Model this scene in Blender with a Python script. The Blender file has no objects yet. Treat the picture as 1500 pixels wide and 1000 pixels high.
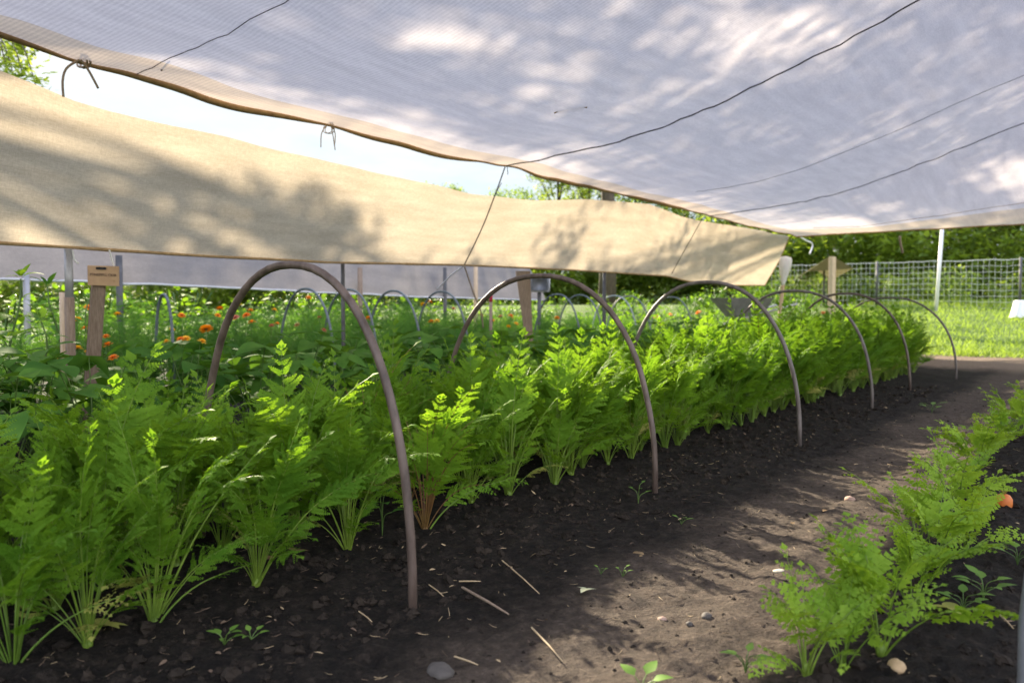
import bpy, math, random
import numpy as np
from mathutils import Vector, Matrix, noise

# ------------------------------------------------------------------ frame of reference
# world: camera at (0,0,.8) looking along +Y.  bed coordinates: s runs along the carrot bed, t across it.
FPX = 1167.0
TANP = 50.0 / FPX
PITCH = math.atan(TANP)
CAMZ = 0.8
TH = math.atan(895.0 / 1167.0)
U = Vector((math.sin(TH), math.cos(TH), 0)); V = Vector((-math.cos(TH), math.sin(TH), 0))
B0 = Vector((-0.262, 2.107, 0))
def W(s, t, z=0.0): return B0 + U * s + V * t + Vector((0, 0, z))
def ST(x, y):
    d = Vector((x - B0.x, y - B0.y, 0)); return d.dot(U), d.dot(V)
CAM = Vector((0, 0, CAMZ))
def ray(px, py):
    a = (px - 750) / FPX; b = (500 - py) / FPX
    return Vector((a, math.cos(PITCH) + b * math.sin(PITCH), -math.sin(PITCH) + b * math.cos(PITCH)))
def on_t(px, py, t):
    d = ray(px, py); k = (t + (B0 - CAM).dot(V)) / d.dot(V); return CAM + d * k
def at_z(px, py, z=0.0):
    d = ray(px, py); return CAM + d * ((z - CAMZ) / d.z)
def at_y(px, py, y):
    d = ray(px, py); return CAM + d * (y / d.y)

# ------------------------------------------------------------------ camera, world, sun, exposure
scene = bpy.context.scene
col = scene.collection
cd = bpy.data.cameras.new('camera'); cam = bpy.data.objects.new('camera', cd); col.objects.link(cam)
cam.location = CAM; cam.rotation_euler = (math.pi / 2 - PITCH, 0, 0)
cd.sensor_width = 36; cd.lens = 36 * FPX / 1500; cd.clip_start = 0.05; cd.clip_end = 1500
cd.dof.use_dof = True; cd.dof.focus_distance = 2.9; cd.dof.aperture_fstop = 3.2
scene.camera = cam

SUN_EL = math.radians(24.2); SUN_AZ = math.radians(25.0)      # azimuth measured from V towards U
SH = V * math.cos(SUN_AZ) + U * math.sin(SUN_AZ)
SD = SH * math.cos(SUN_EL) + Vector((0, 0, math.sin(SUN_EL)))  # towards the sun
w = bpy.data.worlds.new('World'); scene.world = w; w.use_nodes = True
wn = w.node_tree.nodes; wl = w.node_tree.links
bg = wn['Background']; bg.inputs['Strength'].default_value = 0.11
sky = wn.new('ShaderNodeTexSky'); sky.sky_type = 'NISHITA'; sky.sun_disc = False
sky.sun_elevation = SUN_EL; sky.sun_rotation = math.atan2(SH.x, SH.y)
sky.air_density = 1.0; sky.dust_density = 0.8
tc = wn.new('ShaderNodeTexCoord'); mp = wn.new('ShaderNodeMapping'); mp.inputs['Scale'].default_value = (1, 1, 3.0)
nz = wn.new('ShaderNodeTexNoise'); nz.inputs['Scale'].default_value = 2.6; nz.inputs['Detail'].default_value = 6; nz.inputs['Roughness'].default_value = .6
cr = wn.new('ShaderNodeValToRGB'); cr.color_ramp.elements[0].position = .22; cr.color_ramp.elements[0].color = (.965, .965, .965, 1); cr.color_ramp.elements[1].position = .60; cr.color_ramp.elements[1].color = (1, 1, 1, 1)
mx = wn.new('ShaderNodeMixRGB'); mx.inputs['Color2'].default_value = (1.75, 2.12, 2.5, 1)
wl.new(tc.outputs['Generated'], mp.inputs['Vector']); wl.new(mp.outputs['Vector'], nz.inputs['Vector'])
wl.new(nz.outputs['Fac'], cr.inputs['Fac']); wl.new(cr.outputs['Color'], mx.inputs['Fac'])
sx = wn.new('ShaderNodeSeparateXYZ'); wl.new(tc.outputs['Generated'], sx.inputs['Vector'])
mr = wn.new('ShaderNodeMapRange'); mr.interpolation_type = 'SMOOTHSTEP'; mr.inputs['From Min'].default_value = .22; mr.inputs['From Max'].default_value = .85
wl.new(sx.outputs['Z'], mr.inputs['Value'])
# extra brightness in the low sky opposite the sun, added as fill light
bd = wn.new('ShaderNodeVectorMath'); bd.operation = 'DOT_PRODUCT'; bd.inputs[1].default_value = -SH; wl.new(tc.outputs['Generated'], bd.inputs[0])
br = wn.new('ShaderNodeMapRange'); br.interpolation_type = 'SMOOTHSTEP'; br.inputs['From Min'].default_value = -.45; br.inputs['From Max'].default_value = .8
wl.new(bd.outputs['Value'], br.inputs['Value'])
cl = wn.new('ShaderNodeMixRGB'); cl.inputs['Color1'].default_value = (1.5, 1.82, 2.08, 1); cl.inputs['Color2'].default_value = (2.15, 2.2, 2.22, 1)
cr2 = wn.new('ShaderNodeValToRGB'); cr2.color_ramp.elements[0].position = .40; cr2.color_ramp.elements[1].position = .60
wl.new(nz.outputs['Fac'], cr2.inputs['Fac']); wl.new(cr2.outputs['Color'], cl.inputs['Fac'])
lo = wn.new('ShaderNodeMixRGB'); wl.new(cl.outputs['Color'], lo.inputs['Color1']); lo.inputs['Color2'].default_value = (5.4, 5.3, 5.3, 1)
wl.new(br.outputs['Result'], lo.inputs['Fac'])
zc = wn.new('ShaderNodeMixRGB'); zc.inputs['Color2'].default_value = (2.6, 2.95, 4.4, 1); wl.new(lo.outputs['Color'], zc.inputs['Color1'])
wl.new(mr.outputs['Result'], zc.inputs['Fac']); wl.new(zc.outputs['Color'], mx.inputs['Color2'])
wl.new(sky.outputs['Color'], mx.inputs['Color1']); wl.new(mx.outputs['Color'], bg.inputs['Color'])

sd = bpy.data.lights.new('sun', 'SUN'); sd.energy = 4.0; sd.angle = math.radians(0.55); sd.color = (1.0, 0.86, 0.66)
so = bpy.data.objects.new('sun', sd); col.objects.link(so); so.location = (-10, 20, 30)
so.rotation_euler = SD.to_track_quat('Z', 'Y').to_euler()

vs = scene.view_settings
scene.display_settings.display_device = 'sRGB'
vs.view_transform = 'Standard'; vs.look = 'None'; vs.exposure = 2.2; vs.gamma = 1.0; vs.use_curve_mapping = False
scene.render.engine = 'CYCLES'
scene.cycles.use_denoising = True
scene.cycles.max_bounces = 6; scene.cycles.diffuse_bounces = 4; scene.cycles.transmission_bounces = 5; scene.cycles.transparent_max_bounces = 8
scene.cycles.sample_clamp_indirect = 6.0; scene.cycles.caustics_reflective = False; scene.cycles.caustics_refractive = False

rng = random.Random(11)

# ------------------------------------------------------------------ mesh helpers
class MB:
    def __init__(s): s.v = []; s.f = []; s.m = []
    def add(s, vs, fs, mi=0):
        b = len(s.v); s.v.extend(vs)
        for f in fs: s.f.append(tuple(b + i for i in f)); s.m.append(mi)
    def mesh(s, name, mats, smooth=True):
        me = bpy.data.meshes.new(name); me.from_pydata([tuple(p) for p in s.v], [], s.f)
        for m in (mats if isinstance(mats, (list, tuple)) else [mats]): me.materials.append(m)
        if s.f:
            me.polygons.foreach_set('material_index', s.m)
            me.polygons.foreach_set('use_smooth', [smooth] * len(s.f))
        me.update(); return me
    def build(s, name, mats, parent=None, smooth=True):
        return link(name, s.mesh(name, mats, smooth), parent)
def link(name, data, parent=None):
    o = bpy.data.objects.new(name, data); col.objects.link(o)
    if parent is not None: o.parent = parent
    return o
def tag(o, label=None, cat=None, group=None, kind=None):
    if label: o['label'] = label
    if cat: o['category'] = cat
    if group: o['group'] = group
    if kind: o['kind'] = kind
    return o
def empty(name, loc, label, cat, group=None, rz=0.0):
    o = bpy.data.objects.new(name, None); o.empty_display_size = .1; col.objects.link(o)
    o.location = loc; o.rotation_euler = (0, 0, rz); return tag(o, label, cat, group)

def frame(d):
    d = d.normalized(); a = Vector((0, 0, 1)) if abs(d.z) < .9 else Vector((1, 0, 0))
    x = d.cross(a).normalized(); return x, d.cross(x).normalized()
def tube(mb, pts, radii, n=8, cap=True, mi=0):
    if not hasattr(radii, '__len__'): radii = [radii] * len(pts)
    vs = []; fs = []; x = None
    for i, p in enumerate(pts):
        d = (pts[min(i + 1, len(pts) - 1)] - pts[max(i - 1, 0)])
        if d.length < 1e-9: d = Vector((0, 0, 1))
        d.normalize()
        if x is None: x, y = frame(d)
        else:
            x = (x - d * x.dot(d)); x = x.normalized() if x.length > 1e-6 else frame(d)[0]
            y = d.cross(x)
        for k in range(n):
            a = 2 * math.pi * k / n; vs.append(p + (x * math.cos(a) + y * math.sin(a)) * radii[i])
    for i in range(len(pts) - 1):
        for k in range(n):
            fs.append((i * n + k, i * n + (k + 1) % n, (i + 1) * n + (k + 1) % n, (i + 1) * n + k))
    if cap: fs.append(tuple(reversed(range(n)))); fs.append(tuple((len(pts) - 1) * n + k for k in range(n)))
    mb.add(vs, fs, mi)
def box(mb, c, sx, sy, sz, ax=(Vector((1, 0, 0)), Vector((0, 1, 0)), Vector((0, 0, 1))), bev=0.0, mi=0):
    vs = []
    X, Y, Z = ax
    hs = (sx / 2, sy / 2, sz / 2); b = bev
    if b <= 0:
        for k in (-1, 1):
            for j in (-1, 1):
                for i in (-1, 1): vs.append(c + X * i * hs[0] + Y * j * hs[1] + Z * k * hs[2])
        fs = [(0, 2, 3, 1), (4, 5, 7, 6), (0, 1, 5, 4), (2, 6, 7, 3), (0, 4, 6, 2), (1, 3, 7, 5)]
    else:
        ring = [(-1, -1, 1, 0), (-1, -1, 0, 1), (1, -1, 0, 1), (1, -1, -1, 0), (1, 1, -1, 0), (1, 1, 0, -1), (-1, 1, 0, -1), (-1, 1, 1, 0)]
        lev = [(-1, b, 0), (-1, 0, b), (1, 0, -b), (1, b, 0)]
        for (k, ins, dz) in lev:
            for (i, j, di, dj) in ring:
                vs.append(c + X * (i * (hs[0] - ins) + di * b) + Y * (j * (hs[1] - ins) + dj * b) + Z * (k * hs[2] + dz))
        fs = [tuple(reversed(range(8))), tuple(24 + q for q in range(8))]
        for l in range(3):
            for q in range(8): fs.append((l * 8 + q, l * 8 + (q + 1) % 8, l * 8 + 8 + (q + 1) % 8, l * 8 + 8 + q))
    mb.add(vs, fs, mi)

# ------------------------------------------------------------------ materials
def newmat(name):
    m = bpy.data.materials.new(name); m.use_nodes = True
    nt = m.node_tree; p = nt.nodes['Principled BSDF']; return m, nt, p
def ramp(nt, fac, stops):
    r = nt.nodes.new('ShaderNodeValToRGB'); e = r.color_ramp.elements
    e[0].position, e[0].color = stops[0][0], (*stops[0][1], 1)
    e[1].position, e[1].color = stops[-1][0], (*stops[-1][1], 1)
    for p, c in stops[1:-1]:
        q = e.new(p); q.color = (*c, 1)
    nt.links.new(fac, r.inputs['Fac']); return r.outputs['Color']
def noisetex(nt, scale, detail=4, rough=.55, vec=None, dist=0):
    n = nt.nodes.new('ShaderNodeTexNoise'); n.inputs['Scale'].default_value = scale
    n.inputs['Detail'].default_value = detail; n.inputs['Roughness'].default_value = rough; n.inputs['Distortion'].default_value = dist
    if vec is None:
        g = nt.nodes.new('ShaderNodeNewGeometry'); vec = g.outputs['Position']
    nt.links.new(vec, n.inputs['Vector']); return n.outputs['Fac']
def bump(nt, p, h, strength, dist=.01):
    b = nt.nodes.new('ShaderNodeBump'); b.inputs['Strength'].default_value = strength; b.inputs['Distance'].default_value = dist
    nt.links.new(h, b.inputs['Height']); nt.links.new(b.outputs['Normal'], p.inputs['Normal'])
def scaled(nt, vec, sc):
    m = nt.nodes.new('ShaderNodeMapping'); m.inputs['Scale'].default_value = sc
    nt.links.new(vec, m.inputs['Vector']); return m.outputs['Vector']
def simple(name, c1, c2, rough=.6, scale=12, metal=0, bmp=.2, stretch=None, spec=.4):
    m, nt, p = newmat(name)
    vec = None
    t = nt.nodes.new('ShaderNodeTexCoord'); vec = t.outputs['Object']
    if stretch: vec = scaled(nt, vec, stretch)
    n = noisetex(nt, scale, 6, .6, vec)
    nt.links.new(ramp(nt, n, [(.3, c1), (.7, c2)]), p.inputs['Base Color'])
    p.inputs['Roughness'].default_value = rough; p.inputs['Metallic'].default_value = metal
    p.inputs['Specular IOR Level'].default_value = spec
    if bmp: bump(nt, p, n, bmp, .004)
    return m
def leafmat(name, dark, light, trans=.42, rough=.42, tint=(1.25, 1.15, .45), nscale=9, spec=.4):
    m, nt, p = newmat(name)
    n = noisetex(nt, nscale, 3)
    oi = nt.nodes.new('ShaderNodeObjectInfo')
    mad = nt.nodes.new('ShaderNodeMath'); mad.operation = 'MULTIPLY_ADD'; mad.inputs[1].default_value = .30; 
    nt.links.new(oi.outputs['Random'], mad.inputs[0]); 
    sub = nt.nodes.new('ShaderNodeMath'); sub.operation = 'SUBTRACT'; sub.inputs[1].default_value = .15
    nt.links.new(n, sub.inputs[0]); nt.links.new(sub.outputs[0], mad.inputs[2])
    c = ramp(nt, mad.outputs[0], [(.28, dark), (.72, light)])
    nt.links.new(c, p.inputs['Base Color']); p.inputs['Roughness'].default_value = rough; p.inputs['Specular IOR Level'].default_value = spec
    tr = nt.nodes.new('ShaderNodeBsdfTranslucent')
    mu = nt.nodes.new('ShaderNodeMixRGB'); mu.blend_type = 'MULTIPLY'; mu.inputs['Fac'].default_value = 1; mu.inputs['Color2'].default_value = (*tint, 1)
    nt.links.new(c, mu.inputs['Color1']); nt.links.new(mu.outputs['Color'], tr.inputs['Color'])
    ms = nt.nodes.new('ShaderNodeMixShader'); ms.inputs['Fac'].default_value = trans
    nt.links.new(p.outputs[0], ms.inputs[1]); nt.links.new(tr.outputs[0], ms.inputs[2])
    nt.links.new(ms.outputs[0], nt.nodes['Material Output'].inputs['Surface']); return m
def fabricmat(name, dark, light, trans, rib, ribdir='X', weave=600, tcol=(1, .93, .8)):
    m, nt, p = newmat(name)
    uv = nt.nodes.new('ShaderNodeTexCoord').outputs['UV']
    a = noisetex(nt, 3.0, 5, .6, scaled(nt, uv, (.5, 3, 1)))
    b = noisetex(nt, 55, 4, .7, scaled(nt, uv, (.35, 2.4, 1)))
    e = noisetex(nt, 55, 4, .7, scaled(nt, uv, (2.6, .35, 1)))
    wv = nt.nodes.new('ShaderNodeTexWave'); wv.bands_direction = ribdir; wv.inputs['Scale'].default_value = rib; wv.inputs['Distortion'].default_value = .6
    wv.inputs['Detail'].default_value = 1; nt.links.new(uv, wv.inputs['Vector'])
    def mul(x, k, add):
        q = nt.nodes.new('ShaderNodeMath'); q.operation = 'MULTIPLY_ADD'; q.inputs[1].default_value = k
        nt.links.new(x, q.inputs[0])
        if hasattr(add, 'links') or not isinstance(add, float): nt.links.new(add, q.inputs[2])
        else: q.inputs[2].default_value = add
        return q.outputs[0]
    f = mul(a, .45, mul(b, .50, mul(e, .40, mul(wv.outputs['Fac'], .13, -.26))))
    c = ramp(nt, f, [(.36, dark), (.64, light)])
    nt.links.new(c, p.inputs['Base Color']); p.inputs['Roughness'].default_value = .85; p.inputs['Specular IOR Level'].default_value = .1
    bump(nt, p, f, .35, .006)
    tr = nt.nodes.new('ShaderNodeBsdfTranslucent')
    mu = nt.nodes.new('ShaderNodeMixRGB'); mu.blend_type = 'MULTIPLY'; mu.inputs['Fac'].default_value = 1; mu.inputs['Color2'].default_value = (*tcol, 1)
    nt.links.new(c, mu.inputs['Color1']); nt.links.new(mu.outputs['Color'], tr.inputs['Color'])
    ms = nt.nodes.new('ShaderNodeMixShader'); ms.inputs['Fac'].default_value = trans
    nt.links.new(p.outputs[0], ms.inputs[1]); nt.links.new(tr.outputs[0], ms.inputs[2])
    nt.links.new(ms.outputs[0], nt.nodes['Material Output'].inputs['Surface']); return m

M = {}
M['roof'] = fabricmat('shade_fabric', (.65, .64, .675), (.88, .87, .905), .40, 11, 'X', tcol=(1, .935, .86))
M['curtain'] = fabricmat('burlap_fabric', (.44, .385, .31), (.66, .595, .50), .31, 40, 'Y', tcol=(1, .95, .85))
M['cover'] = fabricmat('grey_fleece', (.19, .183, .188), (.27, .26, .262), .24, 30, 'Y', tcol=(1, .98, .94))
M['hem'] = simple('hem_cloth', (.30, .19, .09), (.46, .31, .15), .8, 30, stretch=(1, 1, 1))
M['bamboo'] = simple('bamboo', (.30, .18, .08), (.50, .33, .15), .5, 20)
M['rope'] = simple('dark_rope', (.03, .028, .028), (.09, .08, .075), .8, 60)
M['string'] = simple('pale_string', (.28, .21, .14), (.46, .37, .26), .8, 60)
M['whitestring'] = simple('white_string', (.6, .6, .57), (.8, .8, .77), .7, 60)
M['pipe'] = simple('weathered_pipe', (.045, .030, .023), (.15, .112, .092), .48, 9, stretch=(3, 3, 1), spec=.5)
M['pipe2'] = simple('weathered_pipe_grey', (.065, .052, .046), (.17, .148, .138), .5, 9, stretch=(3, 3, 1), spec=.5)
M['bluepipe'] = simple('blue_grey_pipe', (.055, .075, .08), (.13, .16, .165), .5, 10, spec=.5)
M['palepipe'] = simple('pale_pipe', (.17, .21, .22), (.28, .33, .34), .5, 10, spec=.5)
M['galv'] = simple('galvanised_steel', (.26, .26, .26), (.42, .42, .42), .45, 10, metal=.4)
M['darkpost'] = simple('dark_steel', (.05, .052, .055), (.11, .11, .11), .55, 10)
M['wood'] = simple('weathered_wood', (.16, .115, .08), (.30, .23, .17), .8, 14, stretch=(8, 8, .8), bmp=.5)
M['palewood'] = simple('pale_wood', (.40, .30, .19), (.60, .47, .32), .75, 14, stretch=(8, 8, .8), bmp=.4)
M['card'] = simple('tan_card', (.42, .27, .15), (.52, .35, .20), .7, 14)
M['ink'] = simple('brown_ink', (.05, .03, .02), (.07, .045, .03), .8, 10)
M['white'] = simple('white_paint', (.72, .73, .72), (.82, .82, .82), .4, 10)
M['greyplastic'] = simple('grey_plastic', (.10, .11, .12), (.17, .18, .19), .4, 8)
M['lightgrey'] = simple('light_grey_plastic', (.45, .47, .49), (.60, .62, .63), .4, 8)
M['rubber'] = simple('black_rubber', (.02, .02, .02), (.04, .04, .04), .7, 8)
M['red'] = simple('red_tape', (.35, .02, .05), (.5, .03, .07), .6, 8)
M['wire'] = simple('net_wire', (.50, .53, .52), (.66, .69, .67), .5, 8)
M['carrot'] = leafmat('carrot_leaf', (.10, .235, .020), (.215, .395, .040), .52, .62, spec=.10, tint=(1.3, 1.15, .5))
M['carrot_young'] = leafmat('young_carrot_leaf', (.19, .35, .035), (.33, .50, .06), .46, .6, spec=.12)
M['carrot_stem'] = leafmat('carrot_stem', (.12, .22, .03), (.24, .36, .05), .3, .4)
M['carrot_stem_red'] = leafmat('reddish_carrot_stem', (.17, .06, .03), (.25, .17, .05), .25, .4, tint=(1.2, .8, .5))
M['carrot_root'] = simple('carrot_root', (.48, .12, .02), (.62, .19, .04), .5, 16)
M['bean'] = leafmat('bean_leaf', (.052, .15, .028), (.12, .265, .046), .36, .7, nscale=7, spec=.05)
M['bean_stem'] = leafmat('bean_stem', (.07, .14, .03), (.13, .22, .05), .2)
M['tall'] = leafmat('tall_leaf', (.07, .18, .045), (.16, .32, .075), .42, .62, spec=.12)
M['dill'] = leafmat('feathery_leaf', (.055, .15, .03), (.12, .27, .05), .42, .65, spec=.1)
M['salad'] = leafmat('salad_leaf', (.12, .26, .03), (.24, .42, .045), .5, .68, spec=.1)
M['orange'] = leafmat('orange_petal', (.88, .27, .008), (.95, .42, .015), .35, .55, tint=(1.1, .9, .6))
M['yellow'] = leafmat('yellow_petal', (.92, .52, .015), (.95, .62, .03), .35, .55, tint=(1.1, 1, .6))
M['pink'] = leafmat('salmon_petal', (.60, .16, .10), (.7, .27, .16), .35, .55, tint=(1.1, .9, .8))
M['flower_eye'] = simple('flower_eye', (.10, .035, .01), (.2, .07, .015), .8, 40)
M['weed'] = leafmat('weed_leaf', (.10, .22, .03), (.20, .36, .06), .4, .5)
M['pale_leaf'] = leafmat('pale_dead_leaf', (.42, .46, .28), (.6, .62, .42), .3, .6, tint=(1, 1, .9))
M['dry_leaf'] = leafmat('dry_leaf', (.20, .13, .06), (.36, .26, .13), .3, .7, tint=(1, 1, .9))
M['yellow_leaf'] = leafmat('yellowing_leaf', (.26, .30, .06), (.42, .42, .10), .4, .6, tint=(1, 1, .7))
M['tree'] = leafmat('tree_leaf', (.13, .22, .04), (.32, .43, .085), .64, .5, nscale=1.2)
M['tree2'] = leafmat('dark_tree_leaf', (.10, .18, .03), (.27, .38, .07), .60, .5, nscale=1.0)
M['shrub'] = leafmat('shrub_leaf', (.09, .16, .03), (.22, .32, .06), .45, .68, nscale=3, spec=.1)
M['bark'] = simple('bark', (.05, .038, .028), (.12, .095, .07), .9, 8, stretch=(3, 3, .6), bmp=.8)
M['grassblade'] = leafmat('grass_blade', (.15, .25, .045), (.29, .42, .10), .45, .6, nscale=.8, spec=.15)
M['straw'] = simple('straw', (.30, .22, .12), (.50, .39, .24), .7, 30)
M['twig'] = simple('twig', (.09, .06, .04), (.17, .12, .08), .85, 30)
M['stone'] = simple('stone', (.055, .05, .045), (.11, .10, .09), .8, 20, bmp=.4)
M['pinkstone'] = simple('pink_stone', (.30, .20, .15), (.42, .30, .24), .8, 20, bmp=.4)
M['chip'] = simple('pale_chip', (.50, .44, .30), (.66, .60, .46), .7, 20)
M['potato'] = simple('potato_skin', (.40, .28, .15), (.52, .38, .22), .7, 20)
M['clod'] = simple('soil_clod', (.009, .0075, .006), (.038, .030, .023), .9, 9, bmp=.6, spec=.15)

# ------------------------------------------------------------------ ground (structure)
def sstep(x): x = max(0.0, min(1.0, x)); return x * x * (3 - 2 * x)
def gauss(x, w): return math.exp(-(x / w) ** 2)
def gz(x, y, fine=False):
    s, t = ST(x, y)
    z = .90 * sstep((s - 13.5) / 13.0)
    if -3 < s < 13 and abs(t) < 8:
        along = sstep((s + 2.5) / 1.0) * sstep((10.5 - s) / 1.0)
        z += .035 * gauss(t - .8, .42) * along + .05 * gauss(t + 1.14, .22) * along + .03 * gauss(t - 2.8, .8) * along
        wob = noise.noise(Vector((s * 1.1, 3.7, 0))) * .09
        z += .030 * gauss(t + .70 + wob, .075) * along * (0.55 + .9 * abs(noise.noise(Vector((s * 1.7, 9, 0)))))
        z += .010 * noise.noise(Vector((x * 2.1, y * 2.1, 0)))
    if fine:
        path = sstep((t + 1.0) / .15) * sstep((-.12 - t) / .25)
        a = (1 - .35 * path)
        p = Vector((x, y, 0))
        n1 = noise.noise(p * 9) * .012 + noise.noise(p * 17) * .010 + abs(noise.noise(p * 30 + Vector((5, 1, 0)))) * .016 + noise.noise(p * 55) * .006
        z += a * n1
    return z
def gp(s, t, dz=0.0):
    p = W(s, t); p.z = gz(p.x, p.y) + dz; return p
def lin(a, b, d): n = max(1, int(round((b - a) / d))); return [a + (b - a) * i / n for i in range(n)]
def ground():
    xs = [-420, -250, -160, -100, -70, -50, -36, -26, -19, -14, -10.5, -8, -6, -4.6, -3.6, -2.9, -2.4] + lin(-2.0, 2.6, .017) + lin(2.6, 4.0, .04) + lin(4, 7, .1) + lin(7, 14, .35) + [14, 16, 19, 23, 28, 35, 45, 60, 85, 120, 170, 260, 420]
    ys = [-200, -90, -40, -18, -8, -4, -2, -.8, 0, .5] + lin(.9, 3.3, .015) + lin(3.3, 5, .025) + lin(5, 8, .06) + lin(8, 12, .12) + lin(12, 20, .4) + lin(20, 40, 1.2) + [40, 45, 52, 62, 80, 110, 160, 250, 420]
    vs = []; nx = len(xs)
    for y in ys:
        for x in xs:
            f = (-2.2 < x < 7 and .6 < y < 13)
            vs.append((x, y, gz(x, y, f)))
    fs = [(j * nx + i, j * nx + i + 1, (j + 1) * nx + i + 1, (j + 1) * nx + i) for j in range(len(ys) - 1) for i in range(nx - 1)]
    mb = MB(); mb.v = vs; mb.f = fs; mb.m = [0] * len(fs)
    m, nt, p = newmat('garden_soil')
    g = nt.nodes.new('ShaderNodeNewGeometry'); pos = g.outputs['Position']
    def dot(vv, off):
        d = nt.nodes.new('ShaderNodeVectorMath'); d.operation = 'DOT_PRODUCT'; d.inputs[1].default_value = vv
        nt.links.new(pos, d.inputs[0])
        q = nt.nodes.new('ShaderNodeMath'); q.operation = 'SUBTRACT'; q.inputs[1].default_value = off
        nt.links.new(d.outputs['Value'], q.inputs[0]); return q.outputs[0]
    s_ = dot(U, B0.dot(U)); t_ = dot(V, B0.dot(V))
    n1 = noisetex(nt, 1.6, 5, .6); n2 = noisetex(nt, 22, 8, .7); n3 = noisetex(nt, 120, 4, .7)
    def math2(op, a, b):
        q = nt.nodes.new('ShaderNodeMath'); q.operation = op
        for i, x in enumerate((a, b)):
            if isinstance(x, (int, float)): q.inputs[i].default_value = x
            else: nt.links.new(x, q.inputs[i])
        return q.outputs[0]
    def mapr(x, a, b):
        q = nt.nodes.new('ShaderNodeMapRange'); q.interpolation_type = 'SMOOTHSTEP'; q.inputs['From Min'].default_value = a; q.inputs['From Max'].default_value = b
        nt.links.new(x, q.inputs['Value']); return q.outputs['Result']
    tn = math2('ADD', t_, math2('MULTIPLY', math2('SUBTRACT', n1, .5), .7))
    path = math2('MULTIPLY', mapr(tn, -1.10, -.86), mapr(tn, -.16, -.46))
    nn_ = math2('ADD', math2('MULTIPLY', n2, .6), math2('MULTIPLY', noisetex(nt, 70, 5, .75), .4)); soil = ramp(nt, nn_, [(.38, (.005, .0045, .004)), (.51, (.016, .013, .010)), (.66, (.050, .039, .030))])
    dry = ramp(nt, nn_, [(.36, (.040, .032, .025)), (.55, (.105, .082, .063)), (.68, (.20, .16, .125))])
    mxp = nt.nodes.new('ShaderNodeMixRGB'); nt.links.new(path, mxp.inputs['Fac']); nt.links.new(soil, mxp.inputs['Color1']); nt.links.new(dry, mxp.inputs['Color2'])
    # lawn beyond the garden
    gr = ramp(nt, n2, [(.3, (.06, .10, .02)), (.7, (.14, .21, .045))])
    dirt = ramp(nt, n2, [(.3, (.16, .12, .085)), (.7, (.28, .22, .165))])
    sn = math2('ADD', s_, math2('MULTIPLY', math2('SUBTRACT', n1, .5), 1.5))
    m2 = nt.nodes.new('ShaderNodeMixRGB'); nt.links.new(mapr(sn, 9.6, 11.0), m2.inputs['Fac']); nt.links.new(mxp.outputs['Color'], m2.inputs['Color1']); nt.links.new(dirt, m2.inputs['Color2'])
    m3 = nt.nodes.new('ShaderNodeMixRGB'); nt.links.new(mapr(sn, 13.2, 13.9), m3.inputs['Fac']); nt.links.new(m2.outputs['Color'], m3.inputs['Color1']); nt.links.new(gr, m3.inputs['Color2'])
    m4 = nt.nodes.new('ShaderNodeMixRGB'); nt.links.new(mapr(t_, 8.6, 9.4), m4.inputs['Fac']); nt.links.new(m3.outputs['Color'], m4.inputs['Color1']); nt.links.new(gr, m4.inputs['Color2'])
    nt.links.new(m4.outputs['Color'], p.inputs['Base Color']); p.inputs['Roughness'].default_value = .92; p.inputs['Specular IOR Level'].default_value = .18
    h = math2('ADD', math2('MULTIPLY', nn_, 1.0), math2('MULTIPLY', n3, .35))
    bump(nt, p, h, 1.0, .035)
    return tag(mb.build('ground', m), kind='structure')
ground()

# low wooded rise all round, far behind the trees
def hills():
    mb = MB(); n = 180; vs = []; fs = []
    for i in range(n):
        a = 2 * math.pi * i / n; h = 6.5 + 2.5 * noise.noise(Vector((math.cos(a) * 4, math.sin(a) * 4, 0)))
        for rr, z in ((105, -1), (112, h * .45), (122, h * .85), (140, h), (260, h * 1.5), (400, -1)):
            z2 = z + (.8 * noise.noise(Vector((a * 60, rr, 3))) if 0 < z else 0)
            vs.append((rr * math.cos(a), rr * math.sin(a), z2))
    for i in range(n):
        for j in range(5): fs.append((i * 6 + j, ((i + 1) % n) * 6 + j, ((i + 1) % n) * 6 + j + 1, i * 6 + j + 1))
    mb.v = vs; mb.f = fs; mb.m = [0] * len(fs)
    return tag(mb.build('hills', leafmat('far_wood', (.03, .06, .02), (.08, .12, .04), .1, .9, nscale=.6, spec=.05)), kind='structure')
hills()
# ------------------------------------------------------------------ shade canopy
HT = 3.5            # the eaves line
hem_px = [(0, 48), (100, 82), (200, 111), (300, 141), (400, 165), (500, 187), (610, 216), (740, 243), (843, 268), (1000, 304), (1083, 327), (1165, 345)]
_hp = []
for x, y in hem_px:
    p = on_t(x, y, HT); _hp.append((ST(p.x, p.y)[0], p.z))
_hp = [(-6, _hp[0][1] + .03)] + _hp
def hem_z(s): return float(np.interp(s, [a for a, b in _hp], [b for a, b in _hp]))
def s_at(px, t): 
    p = on_t(px, 400, t); return ST(p.x, p.y)[0]
prof_t = [-2.4, -1.7, -1.0, -.33, .546, 1.64, 2.6, 3.5]
prof_h = [1.10, 1.12, 1.0, .80, .49, .165, .05, 0.0]
SEAMS = [-1.6, s_at(205, HT), s_at(741, HT), s_at(1040, HT), s_at(1165, HT)]
T0 = -2.4
def smooth_interp(x, xs, ys):
    # monotone-ish smooth interpolation by averaging
    return sum(float(np.interp(x + d, xs, ys)) for d in (-.35, -.2, -.08, .08, .2, .35)) / 6 if xs[0] + .4 < x < xs[-1] - .36 else float(np.interp(x, xs, ys))
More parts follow.
